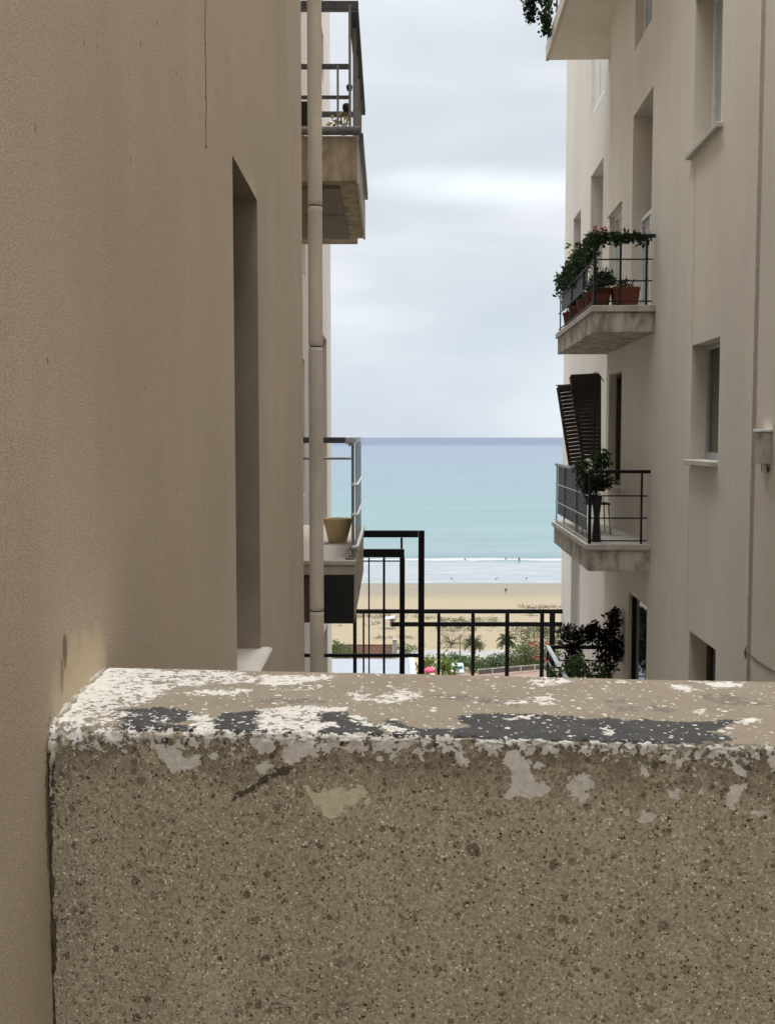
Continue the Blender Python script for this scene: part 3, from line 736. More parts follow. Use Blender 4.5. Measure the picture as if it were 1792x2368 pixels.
# mortar beads where the parapet meets the house wall
def bead(name, pts, r, mat, seed, amp=.8, seg=10):
    rng = random.Random(seed); mb = MB(); P = []
    for (a, b) in zip(pts, pts[1:]):
        a, b = Vector(a), Vector(b); n = max(2, int((b-a).length/.0035))
        P += [a.lerp(b, k/n) for k in range(n)]
    rr = [r*max(.12, .55+1.5*noise.noise(p*30)+amp*noise.noise(p*85)) for p in P]
    mb.tube(P, [max(.001, x) for x in rr], seg)
    mb.v = [tuple(Vector(q)+Vector((noise.noise(Vector(q)*160), noise.noise(Vector(q)*160+Vector((9, 0, 0))), noise.noise(Vector(q)*160+Vector((0, 9, 0)))))*r*.45) for q in mb.v]
    return mb.build(name, mat, par, smooth=True)
cf = O+T*.0
bead('mortar_bead', [(LX+und(cf.y+k*W/8, ZT)+.001, cf.y+.015+k*(W-.02)/8, ZT+(.001 if k else -.005)) for k in range(9)], .0062, MT['plaster'], 3)
bead('mortar_bead', [(LX+und(cf.y, ZT)+.003, cf.y+.030, ZT-.004), (LX+und(cf.y, ZT)+.004, cf.y+.006, ZT-.024), (LX+und(cf.y, ZT)+.002, cf.y+.001, ZT-.06), (LX+und(cf.y, ZT)+.002, cf.y, ZT-.10)], .007, MT['plaster'], 4)
bead('grimy_joint', [(LX+und(cf.y, ZT-z_)+.001, cf.y-.002, ZT-z_) for z_ in (.035, .08, .14, .2, .27, .34, .42, .5, .62)], .0036, MT['grime'], 5)

# ================================================================ LEFT BUILDING
LB = empty('apartment_building', (-2.5, 5.9, -13), 'beige roughcast apartment block close on the left with recessed window and two balconies', 'building')
def lw(u, v): d = ray(u, v); k = LX/d.x; return k*d.y, k*d.z
wy0 = lw(541, 700)[0]; wy1 = lw(597, 700)[0]; wtop = lw(597, 467)[1]; wbot = lw(597, 1513)[1]
YE = lw(701, 1000)[0]
op = (wy0, wy1, wbot, wtop)
# dense sheet near the camera so the plaster really undulates
mb = MB()
ss = sorted(set([-4, -2, -.5]+[round(.2+i*.04, 3) for i in range(int((YE-.2)/.04))]+[wy0, wy1, YE])); zs = sorted(set([-14, -6, -3]+[round(-2+i*.06, 3) for i in range(84)]+[6, 15, wbot, wtop]))
idx = {}
for a in ss:
    for b in zs:
        edge_ = wy0-1e-6 <= a <= wy1+1e-6 and wbot-1e-6 <= b <= wtop+1e-6
        idx[a, b] = len(mb.v); mb.v.append((LX+(0 if edge_ else und(a, b)), a, b))
for a, b in zip(ss, ss[1:]):
    for c_, d_ in zip(zs, zs[1:]):
        if wy0 < (a+b)/2 < wy1 and wbot < (c_+d_)/2 < wtop: continue
        mb.f.append((idx[a, c_], idx[b, c_], idx[b, d_], idx[a, d_]))
nw = mb.build('wall', MT['wallL'], LB, smooth=True)
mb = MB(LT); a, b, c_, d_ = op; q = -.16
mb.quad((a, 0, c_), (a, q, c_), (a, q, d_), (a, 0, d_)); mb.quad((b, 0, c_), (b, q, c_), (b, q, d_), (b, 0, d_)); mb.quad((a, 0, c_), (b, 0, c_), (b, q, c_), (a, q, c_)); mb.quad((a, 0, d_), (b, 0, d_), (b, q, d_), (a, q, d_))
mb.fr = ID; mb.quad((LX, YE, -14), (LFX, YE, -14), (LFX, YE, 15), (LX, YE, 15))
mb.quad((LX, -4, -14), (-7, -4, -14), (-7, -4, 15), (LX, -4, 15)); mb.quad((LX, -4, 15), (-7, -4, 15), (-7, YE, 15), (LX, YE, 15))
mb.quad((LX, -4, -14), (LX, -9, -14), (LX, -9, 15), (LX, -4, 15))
mb.build('wall', simple('shaded_reveal_render', (.36, .30, .235, 1), .12, 6, .92, bump=.4, bscale=140), LB)  # reveal colour lowered to paint in the recess shade
window(LT, LB, op, -.12, .035, 'brown', 'glass')
# sill with worn nosing
mb = MB(LT); mb.bbox(wy0-.06, wy1+.035, -.155, .040, wbot-.045, wbot+.004, .008)
mb.build('sill', MT['sill'], LB)
# set back facade behind, full of windows seen edge on
def lf_op(un, uf, vt, vb, yv=None):
    f_ = lambda u: LFX/ray(u, 1000).x*ray(u, 1000).y
    y0, y1 = f_(un), f_(uf); yc = yv or y1
    return (y0, y1, zat(vb, yc), zat(vt, yc))
YF = LFX/ray(766, 1000).x*ray(766, 1000).y
ops = [lf_op(744, 756, 786, 1240), lf_op(744, 751.5, 85, 196), lf_op(744, 756, 1440, 1700)]
ops.append((10.2, 14.0, -.96, 1.2)); ops.append((9.0, 17.6, 2.5, 4.7)); ops.append((12.5, 17.0, -5, -2.6)); ops.append((15.2, 17.3, -.9, 1.2))
ws = wall_openings(LF, YE, YF, -14, 15, ops, .22)
ws.fr = ID; ws.quad((LFX, YF, -14), (-7, YF, -14), (-7, YF, 15), (LFX, YF, 15)); ws.quad((LFX, YE, 15), (LFX, YF, 15), (-7, YF, 15), (-7, YE, 15)); ws.quad((-7, -4, -14), (-7, YF, -14), (-7, YF, 15), (-7, -4, 15))
ws.build('wall', MT['wallF'], LB)
for k, o_ in enumerate(ops): window(LF, LB, o_, -.16 if k < 3 else -.05, .06, 'white', 'glass' if k < 3 else 'glassp', 0 if k < 3 else 2)
# balconies
YN = 8.5
xo = at(836, 300, YN).x                      # outer edge of slabs
def bal_slab(zt_, zc, zb, y0, y1, x0, x1, capm, bodym, parent, name='balcony', inset=.03):
    b_ = MB(); b_.bbox(x0, x1-inset, y0+inset, y1-inset, zb, zc-.002, .006); o1 = b_.build(name, bodym, parent)
    c2 = MB(); c2.bbox(x0, x1, y0, y1, zc, zt_, .008); c2.build('coping', capm, o1); return o1
# lower left balcony: pale floor, pale edge, flat black face below
zf = zat(1296, YN); xl = at(823, 1300, YN).x; yl1 = zf/ray(841, 1214).z*ray(841, 1214).y; zc = zat(1308, YN)
b1 = MB(); b1.bbox(LFX+.003, xl-.012, YN+.012, yl1-.03, zat(1330, YN), zc-.002, .004); lb = b1.build('balcony', MT['cap'], LB)
c2 = MB(); c2.bbox(LFX+.003, xl, YN, yl1, zc, zf, .006); c2.build('coping', MT['floorL'], lb)
c3 = MB(); c3.bbox(at(740, 1380, YN).x, xl-.016, YN+.016, YN+.05, zat(1443, YN), zat(1330, YN)-.002, .003); build_each(c3, 'black_surface', MT['blackpanel'], lb)
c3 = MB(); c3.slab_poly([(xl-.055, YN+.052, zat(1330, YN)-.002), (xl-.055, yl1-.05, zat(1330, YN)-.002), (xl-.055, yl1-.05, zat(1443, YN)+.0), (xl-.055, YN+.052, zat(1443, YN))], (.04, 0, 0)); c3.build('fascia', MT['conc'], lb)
c3 = MB(); c3.bbox(LFX+.003, at(739, 1380, YN).x, YN+.06, YN+.10, zat(1443, YN), zat(1330, YN)-.002, .003); c3.build('shaded_soffit', MT['bark'], lb)  # dark brown sheet stands in for the concrete soffit in shadow
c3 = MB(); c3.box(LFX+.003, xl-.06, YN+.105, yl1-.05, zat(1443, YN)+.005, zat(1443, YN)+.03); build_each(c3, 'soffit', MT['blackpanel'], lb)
yr = YN+.07; zr = zat(1011, yr); xp = at(816, 1100, yr).x; yr1 = 10.3
r_ = MB(); r_.bbox(LFX+.01, xp-.055, yr-.03, yr+.03, zr-.046, zr, .004); build_each(r_, 'handrail', MT['dgrey'], lb)
r_ = MB(); r_.bbox(xp-.060, xp+.012, yr-.035, yr+.035, zr-.050, zr+.004, .006); r_.bbox(xp-.036, xp+.014, yr-.02, yr+.02, zr-.07, zr-.05, .004); r_.bbox(xp-.014, xp+.022, yr+.036, yr1, zr-.045, zr, .004); build_each(r_, 'handrail', MT['alu'], lb)
r_ = MB(); r_.tube([(xp, yr, zf-.03), (xp, yr, zr-.05)], .0115, 10); r_.tube([(xp, yr1-.02, zf), (xp, yr1-.02, zr-.03)], .013, 8)
r_.tube([(xp-.02, yr, zf+.004), (xp-.02, yr, zf+.03)], .02, 8); r_.bbox(xp-.06, xp+.012, yr-.03, yr+.03, zf+.0, zf+.02, .004); r_.tube([(xp-.03, yr, zf+.09), (xp-.005, yr, zf+.09)], .012, 8); build_each(r_, 'post', MT['grey'], lb)
r_ = MB()
for zz in (zat(1122, YN), zat(1192, YN), zf+.10):
    r_.tube([(xp-.008, yr-.03, zz), (xp+.034, yr+.03, zz), (xp+.034, yr1, zz)], .011, 8)
build_each(r_, 'rail', MT['white'], lb)
r_ = MB(); r_.box(xp+.018, xp+.024, yr+.06, yr1-.04, zf+.05, zr-.05); r_.build('glass_panel', MT['glassrail'], lb)
r_ = MB(); zz = zat(1060, yl1-.1); r_.tube([(LFX+.02, yl1-.1, zz), (at(812, 1060, yl1-.1).x, yl1-.1, zz)], .014, 8); build_each(r_, 'rail', MT['grey'], lb)
# upper left balcony
z300 = zat(314, YN); zb = zat(419, YN); yu1 = zb/ray(836, 566).z*ray(836, 566).y; xu = at(823, 360, YN).x
b1 = MB(); b1.bbox(LFX+.003, xu, YN, yu1-.35, zb, z300, .006); b1.bbox(LFX+.003, xu-.06, yu1-.349, yu1, zb+.004, z300-.02, .006); ub = b1.build('balcony', MT['concL'], LB)
s_ = MB(); s_.bbox(xu+.001, xu+.024, YN+.02, yu1-.36, zb-.012, z300-.01, .003); s_.build('edge_board', MT['wallF'], ub)
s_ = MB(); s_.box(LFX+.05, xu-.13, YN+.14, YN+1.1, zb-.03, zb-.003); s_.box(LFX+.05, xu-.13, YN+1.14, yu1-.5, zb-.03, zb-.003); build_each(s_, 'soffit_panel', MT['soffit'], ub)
s_ = MB(); s_.tube([(LFX+.01, YN-.03, zat(305, YN)), (xu+.035, YN-.03, zat(305, YN))], .032, 14); s_.build('gutter', MT['grey'], ub, smooth=True)
s_ = MB(); s_.slab_poly([(xu+.028, YN, z300+.02), (xu+.028, yu1-.75, z300+.02), (xu+.028, yu1-.75, z300-.05), (xu+.028, YN, z300-.05)], (.028, 0, 0)); s_.build('edge_trim', MT['dgrey'], ub)
yr = YN+.03; zt_ = zat(4, yr); xr = at(829, 20, yr).x; zfl = zat(300, yr); yre = YN+2.75
s_ = MB(); s_.bbox(LFX+.01, xr, yr-.03, yr+.03, zt_-.068, zt_, .004); build_each(s_, 'handrail', MT['dgrey'], ub)
s_ = MB(); s_.bbox(xr-.075, xr-.002, yr+.031, yre, zt_-.062, zt_-.002, .004); build_each(s_, 'handrail', MT['black'], ub)
s_ = MB()
for v0, v1 in ((148, 160), (221, 229)): s_.bbox(LFX+.2, xr-.075, yr-.012, yr+.012, zat(v1, yr), zat(v0, yr), .003)
s_.bbox(LFX+.02, xr-.075, yre-.03, yre, zat(272, yre), zat(259, yre), .003); build_each(s_, 'rail', MT['dgrey'], ub)
s_ = MB(); s_.bbox(at(806, 20, yr).x, at(812, 20, yr).x, yr-.032, yr-.013, zfl, zt_-.03, .003)
s_.bbox(at(778.5, 20, yr).x, at(783.5, 20, yr).x, yr-.026, yr-.013, zfl, zat(154, yr), .002); build_each(s_, 'post', MT['grey'], ub)
s_ = MB()
for k in range(4):
    yy_ = yr+.35+k*.62; s_.bbox(xr-.055, xr-.028, yy_, yy_+.03, zfl-.05, zt_-.06, .003)
build_each(s_, 'baluster', MT['grey'], ub)
s_ = MB(); s_.bbox(LFX+.02, at(716, 250, yr+.1).x, yr+.05, yr+.08, zat(296, yr), zat(229, yr)); s_.build('dark_panel', MT['blackpanel'], ub)

# drain pipe
yp = YE+.38; xpc = (at(714.5, 1000, yp).x+at(747.5, 1000, yp).x)/2; rp = (at(747.5, 1000, yp).x-at(714.5, 1000, yp).x)/2
dp = empty('drainpipe', (xpc, yp, -13), 'beige painted drainpipe standing at the end of the left wall', 'pipe')
joints = [zat(477, yp), zat(802, yp), zat(1412, yp)]
zcuts = [-12.9]+sorted(joints)+[14]
mb = MB()
for a, b in zip(zcuts, zcuts[1:]): mb.tube([(xpc, yp, a+.004), (xpc, yp, a+.008), (xpc, yp, a+.03), (xpc, yp, b-.03), (xpc, yp, b-.008), (xpc, yp, b-.004)], [rp-.003, rp, rp, rp, rp, rp-.003], 26, True)
build_each(mb, 'pipe', MT['pipe'], dp)
mb = MB(); mb.tube([(xpc, yp, -12.8), (xpc, yp, 13.9)], rp-.009, 20); build_each(mb, 'joint', MT['crack'], dp)
for z in (joints[1]+.62, joints[2]-.7, joints[0]+1.6):
    pass
for o_ in (c for c in dp.children if c.name.startswith('pipe')):
    for pg in o_.data.polygons: pg.use_smooth = len(pg.vertices) == 4
# crack on near wall
def crack(u0, v0, u1, v1, seed, wdt=.0016, parent=None, name='crack'):
    rng = random.Random(seed); y0, z0 = lw(u0, v0); y1, z1 = lw(u1, v1); n = 60; mb = MB(); pts = []
    for k in range(n+1):
        t = k/n; pts.append((LX+.0015+und(y0+(y1-y0)*t, z0+(z1-z0)*t), y0+(y1-y0)*t+.010*n1(Vector((t*6, seed, 0)))+.003*n1(Vector((t*30, seed, 4))), z0+(z1-z0)*t))
    mb.tube(pts, [wdt*(.7+abs(n1(Vector((k*.5, seed, 1))))*1.3) for k in range(n+1)], 5); mb.build(name, MT['crack'], parent)
crack(479, -30, 482, 345, 3, .0011, LB)

# ================================================================ RIGHT BUILDING
RB = empty('apartment_building', (6, 14, -13), 'pale rendered apartment block on the right with planted balconies and small windows', 'building')
def fop(uf, un, vt, vb=None, h=None, a=3.0, depth=None, vn=None):
    s1, z1 = fac(uf, vt, a); s0 = fac(un, vt, a)[0]
    z0 = fac(uf, vb, a)[1] if vb is not None else z1-h
    return (s0, s1, z0, z1) if depth is None else (s0, s1, z0, z1, depth)
SE = fac(1400, 1010)[0]
zb2 = zat(705, 14.6)
W1s, W1z = fac(1467, 118)
W1 = (fac(1509, 100)[0], W1s, W1z, W1z+1.7, .22)
R2 = list(fop(1464, 1509, 270, h=1, depth=.95)); R2[2] = zb2; R2 = tuple(R2)
W3 = fop(1608, 1671, 3, vb=348, depth=.26); W4 = fop(1599.5, 1664, 799.5, vb=1063, depth=.23); W5 = fop(1593, 1655, 1458, h=1.4, depth=.25)
S3 = fop(1409, 1437, 505, h=1.15, depth=.13); B3 = fop(1408, 1437.5, 867, vb=1122, depth=.2)
Dr = fop(1453, 1496, 1369, h=2.05, depth=.12)
opsR = [W1, R2, W3, W4, W5, S3, B3, Dr]
JS = fac(1738, 1010)[0]
ws = wall_openings(RT, JS, SE, -14, 15, opsR, .2)
ws.quad((SE, 0, -14), (SE, -.6, -14), (SE, -.6, 15), (SE, 0, 15))
ws.quad((JS, 0, 15), (SE, 0, 15), (SE, -8, 15), (JS, -8, 15))
ws.build('wall', MT['wallR'], RB)
nr = MB(RT); nr.quad((-9.2, .012, -14), (JS-.16, .012, -14), (JS-.16, .012, 15), (-9.2, .012, 15)); nr.quad((-9.2, .012, -14), (-9.2, -8, -14), (-9.2, -8, 15), (-9.2, .012, 15)); nr.quad((-9.2, -8, 15), (-9.2, .012, 15), (JS-.16, .012, 15), (JS-.16, -8, 15))
nr.build('wall', MT['wallR'], RB)
# rough joint between the two wall fields
jm = MB(RT); rows = 240
for k in range(rows+1):
    z = -6+16*k/rows
    for j, s_ in enumerate((JS-.162, JS-.11, JS-.05, JS+.004)):
        jm.v.append(RT(s_+.004*n1(Vector((z*9, j, 0))), (.014 if j in (0,) else -.012 if j in (1, 2) else .003)+.006*n1(Vector((z*14, j*3, 5))), z))
for k in range(rows):
    for j in range(3): q = k*4+j; jm.f.append((q, q+1, q+5, q+4))
jm.build('expansion_joint', MT['joint'], RB)
gj = MB(RT); sJ = fac(1601, 1010)[0]; gj.box(sJ-.004, sJ+.004, -.002, .002, -6, W5[3]-.01)if False else None
gj = MB(RT)
for (z0_, z1_) in ((W4[3], W3[2]-.08), (W5[3], W4[2]-.10), (W3[3], 9)):
    gj.box(W4[1]+.001, W4[1]+.007, -.001, .0025, z0_, z1_)
build_each(gj, 'wall_joint', MT['joint'], RB)
# wing, set back a little
fw_ = lambda *a, **k: fop(*a, a=WING, **k)
F0 = list(fw_(1368, 1398, 100, vb=267, depth=.03)); F1 = fw_(1326, 1342.5, 507, vb=680, depth=.25); F2 = fw_(1366, 1394.6, 409, vb=690, depth=.28)
F2 = (F2[0]-.0, F2[1], F2[2], F2[3], .7)
F4 = fw_(1360, 1380, 866, vb=1075, depth=.2); F5 = fw_(1321, 1341, 1235, vb=1700, depth=.2)
opsW = [tuple(F0), F1, F2, F4, F5]
WE = fac(1301, 1010, WING)[0]
ws = wall_openings(RW, SE-.4, WE, -14, 13.5, opsW, .2)
ws.quad((WE, 0, -14), (WE, -7.5, -14), (WE, -7.5, 13.5), (WE, 0, 13.5)); ws.quad((SE-.4, 0, 13.5), (WE, 0, 13.5), (WE, -7.5, 13.5), (SE-.4, -7.5, 13.5))
ws.build('wall', MT['wallF'], RB)
# window fittings
window(RT, RB, W1, -.12, .07, 'white', 'glassp', 1)
window(RT, RB, R2[:3]+(zat(478, 15.5),), -.125, .06, 'white', 'glassp', 1)
pn = MB(RT); pn.box(R2[0]+.003, R2[1]-.003, -.94, -.90, R2[2], R2[3]-.003); pn.build('blind', MT['beige'], RB)
window(RT, RB, W3, -.20, .05, 'white', 'glassp'); window(RT, RB, W4, -.165, .055, 'alu', 'glass', 0); window(RT, RB, W5, -.2, .05, 'brown', 'glass')
window(RT, RB, S3, -.075, .06, 'white', 'glassp', 1); window(RT, RB, B3, -.12, .06, 'brown', 'glass', 1); window(RT, RB, Dr, -.05, .05, 'black', 'glass')
window(RW, RB, F0, -.012, .05, 'white', 'beige', 1); window(RW, RB, F1, -.2, .05, 'white', 'glassp'); window(RW, RB, F2, -.62, .06, 'white', 'glassp'); window(RW, RB, F4, -.1, .05, 'brown', 'glass'); window(RW, RB, F5, -.15, .05, 'white', 'glassp')
def sill(op, out=.06, ext=.05, th=.05):
    s_ = MB(RT); s_.bbox(op[0]-ext, op[1]+ext, -.18, out, op[2]-th, op[2]+.004, .008); s_.build('sill', MT['sill'], RB)
sill(W3, .07, .09, .055); sill(W4, .085, .0, .055); sill(B3, .055, .03, .05)
hd = MB(RT); hd.bbox(S3[0]-.02, S3[1]+.03, .001, .035, S3[3], S3[3]+.03); hd.build('lintel_hood', MT['cap'], RB)
# small items on W3's sill
# balconies
def rbal(name_z, vt, vc, vb, un, ucap, ufar, body=MT['conc'], capm=MT['cap']):
    """vt, vc, vb: rows of coping top, coping underside, slab underside at the near corner"""
    s0 = fac(un, 1010)[0]; y0 = s0/LN
    x = at(ucap, 1010, y0).x; o = RT.o[0]+M_*y0-x
    ci = x-M_*y0                          # intercept of the outer edge line
    s1 = fac(ufar, 1010, ci)[0]
    zt, zc, zb_ = zat(vt, y0), zat(vc, y0), zat(vb, y0)
    b_ = MB(RT); b_.bbox(s0+.03, s1-.03, -.02, o-.035, zb_, zc-.002, .006); bo = b_.build('balcony', body, RB)
    c_ = MB(RT); c_.bbox(s0, s1, -.02, o, zc, zt, .008); c_.build('coping', capm, bo)
    return bo, s0, s1, o, zt, zb_
bo2, s20, s21, o2, z2, _ = rbal(0, 705, 720.5, 767, 1511, 1363, 1282)
bo3, s30, s31, o3, z3, _ = rbal(0, 1259, 1273, 1322, 1508, 1358, 1278)
def railing(bo, s0, s1, o, zt, topv, rails, posts_n, posts_s, oin=.055, mat=MT['dkgreen'], toph=.045, outer=None, tmat=None):
    y0 = (s0+.05)/LN; ztop = zat(topv, y0); oo = o-oin; sN = s0+.06
    r_ = MB(RT); r_.bbox(sN-.025, sN+.025, .01, oo+.025, ztop-toph, ztop, .004)
    for v_ in rails: z = zat(v_, y0); r_.bbox(sN-.008, sN+.008, .04, oo, z-.009, z+.009, .002)
    for k in posts_n: r_.bbox(sN-.013, sN+.013, k-.013, k+.013, zt-.01, ztop-toph, .002)
    r_.bbox(sN-.02, sN+.02, oo-.02, oo+.02, zt-.02, ztop-toph, .003)
    r_.build('railing', mat, bo)
    r_ = MB(RT); r_.bbox(sN+.026, s1-.08, oo-.022, oo+.022, ztop-toph, ztop-.002, .004)
    for v_ in rails: z = zat(v_, y0); r_.tube([(sN+.02, oo+.01, z), (s1-.08, oo+.01, z)], .0105, 8)
    for k in posts_s: r_.bbox(k-.013, k+.013, oo-.02, oo-.001, zt-.01, ztop-toph, .002)
    r_.build('railing', tmat or mat, bo)
    return sN, oo, ztop
sN2, oo2, zt2 = railing(bo2, s20, s21, o2, z2, 541, (599, 649, 696), (.12, .46), (s20+1.2, s20+2.5, s21-.12))
sN3, oo3, zt3 = railing(bo3, s30, s31, o3, z3, 1087, (1147, 1198.5, 1251), (.12,), (s30+1.5, s30+2.9, s31-.12), tmat=MT['grey'], mat=MT['black'])
sc1 = MB(RT); sc1.box(sN3+.5, s31-.15, oo3-.035, oo3-.025, z3+.14, zt3-.05); sc1.build('screen', MT['screen'], bo3)
sc1 = MB(RT); sc1.box(sN2+.9, s21-.15, oo2-.035, oo2-.025, z2+.35, zt2-.05); sc1.build('screen', MT['screen'], bo2)
# top balcony (only its underside and edge show)
s1a, zB = fac(1396, 83); y1f = zB/ray(1262, 138).z*ray(1262, 138).y
p_ = at(1262, 138, y1f); o1 = RT.o[0]+M_*p_.y-p_.x; z1t = zat(106, y1f)
b_ = MB(RT); b_.bbox(s20-1.2, y1f*LN, -.3, o1-.06, zB, z1t-.03, .006); bo1 = b_.build('balcony', MT['wallR'], RB)
b_ = MB(RT); b_.bbox(s20-1.2, y1f*LN+.02, o1-.059, o1, zB-.008, z1t+.02, .006); b_.build('coping', MT['sill'], bo1)
b_ = MB(RT); b_.tube([(s20-1, o1-.03, z1t+.55), (y1f*LN, o1-.03, z1t+.55)], .02, 8); b_.tube([(s20-1, o1-.03, z1t+1), (y1f*LN, o1-.03, z1t+1)], .025, 8)
for k in range(6): q = s20-1+k*(y1f*LN-.05-s20+1)/5; b_.tube([(q, o1-.03, z1t), (q, o1-.03, z1t+1)], .014, 6)
b_.build('railing', MT['black'], bo1)
# lowest balcony: pale handrail among the plants
z4 = -4.30; y4f = 17.6; h4 = at(1267, 1493, y4f)
s4 = y4f*LN; o4 = RT.o[0]+M_*y4f-h4.x
b_ = MB(RT); b_.bbox(10, s4+.1, -.02, o4+.08, z4-.35, z4, .01); bo4 = b_.build('balcony', MT['conc'], RB)
b_ = MB(RT); b_.bbox(10.1, s4-.02, o4-.03, o4+.03, h4.z-.04, h4.z, .004)
for k in (.25, .5): b_.tube([(10.1, o4, h4.z-k), (s4, o4, h4.z-k)], .012, 6)
b_.build('railing', MT['alu'], bo4)
b_ = MB(RT); b_.bbox(s4-.019, s4+.03, .02, o4+.03, h4.z-.06, h4.z-.002, .004)
for k in (.25, .5): b_.tube([(s4, .03, h4.z-k), (s4, o4, h4.z-k)], .012, 6)
for k in (.1, o4*.5, o4): b_.bbox(s4-.018, s4+.018, k-.018, k+.018, z4, h4.z-.06, .003)
b_.build('railing', MT['black'], bo4)

# louvred shutters beside balcony 3
def louvre(pts, yv, th, n, name, dz=0):
    P = [at(u, v, y) for (u, v), y in zip(pts, yv)]       # TL TR BR BL
    fr_ = MB(); nrm = (P[1]-P[0]).cross(P[3]-P[0]).normalized()
    if nrm.y > 0: nrm = -nrm
    def bar(a, b, w_):
        d = (b-a).normalized(); q = d.cross(nrm)*w_/2; t = nrm*th
        fr_.add([a-q, a+q, b+q, b-q, a-q-t, a+q-t, b+q-t, b-q-t], [(0, 1, 2, 3), (7, 6, 5, 4), (0, 1, 5, 4), (1, 2, 6, 5), (2, 3, 7, 6), (3, 0, 4, 7)], True)
    bar(P[0], P[3], .05); bar(P[1], P[2], .05); bar(P[0], P[1], .07); bar(P[3], P[2], .06)
    for k in range(1, n):
        t = k/n; a = P[0].lerp(P[3], t); b = P[1].lerp(P[2], t); h = Vector((0, 0, .5*(P[0]-P[3]).length/n)); o_ = nrm*.03
        fr_.add([a+h*1.1+o_, b+h*1.1+o_, b-h*.8-o_, a-h*.8-o_, a+h*1.1+o_+nrm*.006, b+h*1.1+o_+nrm*.006, b-h*.8-o_+nrm*.006, a-h*.8-o_+nrm*.006], [(0, 1, 2, 3), (4, 5, 6, 7), (0, 1, 5, 4), (3, 2, 6, 7)], True)
    return fr_.build(name, MT['brown'], RB)
louvre([(1289, 896), (1324, 892), (1349, 1078), (1318, 1082)], (18.6, 18.5, 18.5, 18.6), .03, 21, 'shutter')
louvre([(1320, 871), (1386, 868), (1386, 1056), (1348, 1056)], (18.3, 18.35, 18.35, 18.3), .03, 21, 'shutter')
tb = MB(); P1, P2 = at(1319, 871, 18.25), at(1389, 868, 18.3); tb.slab_poly([tuple(P1), tuple(P2), tuple(P2-Vector((0, 0, .17))), tuple(P1-Vector((-.012, 0, .17)))], (0, .05, 0)); tb.build('shutter_head', MT['brown'], RB)
tb = MB(); tb.tube([tuple(at(1285, 891, 18.5)), tuple(at(1322, 890, 18.5))], .012, 6); tb.tube([tuple(at(1389, 872, 18.3)), tuple(at(1395, 882, 18.8))], .012, 6); tb.tube([tuple(at(1298, 971, 18.6)), tuple(at(1303, 970, 18.6))], .02, 6); build_each(tb, 'shutter_stay', MT['grey'], RB)

# wall box near the right edge and the cable
q0 = fac(1788, 990); q1 = fac(1766, 1077)
sb0, sb1, zb0, zb1 = q0[0], q1[0], fac(1766, 1072)[1], fac(1766, 994)[1]
wb_ = empty('junction_box', RT(sb0, .012, zb0), 'small pale junction box with a white cap fixed on the right wall', 'junction box')
b_ = MB(RT); b_.bbox(sb0, sb1, .013, .085, zb0, zb1-.02, .006); b_.build('box', MT['cap'], wb_)
b_ = MB(RT); b_.bbox(sb0-.01, sb1+.005, .013, .105, zb1-.019, zb1+.005, .004); b_.build('cap', MT['white'], wb_)
b_ = MB(RT); b_.tube([(sb0+.06, .03, zb0-.002), (sb0+.055, .03, zb0-.05), (sb0+.03, .03, zb0-.07), (sb0+.01, .03, zb0-.03)], .007, 6); b_.tube([(sb1-.03, .03, zb0), (sb1-.03, .03, zb0-.07)], .004, 6); build_each(b_, 'wire', MT['cable'], wb_)
cb = MB(RT); a0 = fac(1728, 1508); a1 = fac(1800, 1556); pts = [(a0[0]+(a1[0]-a0[0])*k/20, .016+.004*sin(k), a0[1]+(a1[1]-a0[1])*k/20-.01*sin(pi*k/20)) for k in range(21)]
cb.tube(pts, .0055, 6); cb.tube([(a0[0], .02, a0[1]+.05), (a0[0]-.005, .024, a0[1]), (a0[0]+.002, .02, a0[1]-.07)], [.004, .012, .004], 6)
tag(cb.build('cable', MT['cable'], loc=RT(a0[0], .02, a0[1])), 'thin dark cable running down the right wall from a small hook', 'cable')

# ================================================================ POTS AND PLANTS
rng = random.Random(11)
def pot_profile(r0, r1, h, t=.012): return [(0, 0), (r0, 0), (r0*1.02, .004), (r1*.97, h*.84), (r1*.98, h*.85), (r1*1.05, h*.86), (r1*1.06, h-.004), (r1*1.04, h), (r1-t, h), (r1-t*1.4, h*.8), (0, h*.8)]
# ochre pot on left balcony
zp = zf+.001; yp_ = zp/ray(781, 1254).z*ray(781, 1254).y; pc = at(781, 1254, yp_); sc0 = yp_/F
ph = (1254-1198)*sc0*1.0
mb = MB(); prf = [(0, 0), (20*sc0, 0), (21*sc0, 1.5*sc0), (29.5*sc0, ph*.62), (33.5*sc0, ph*.9), (34*sc0, ph-.004), (33.5*sc0, ph), (31*sc0, ph-.001), (29*sc0, ph*.9), (17*sc0, .02), (0, .02)]
mb.lathe((pc.x, pc.y, zp), prf, 40)
tag(mb.build('plant_pot', MT['ochre'], loc=(pc.x, pc.y, zp), smooth=True), 'empty ochre clay pot standing on the left balcony floor', 'pot')

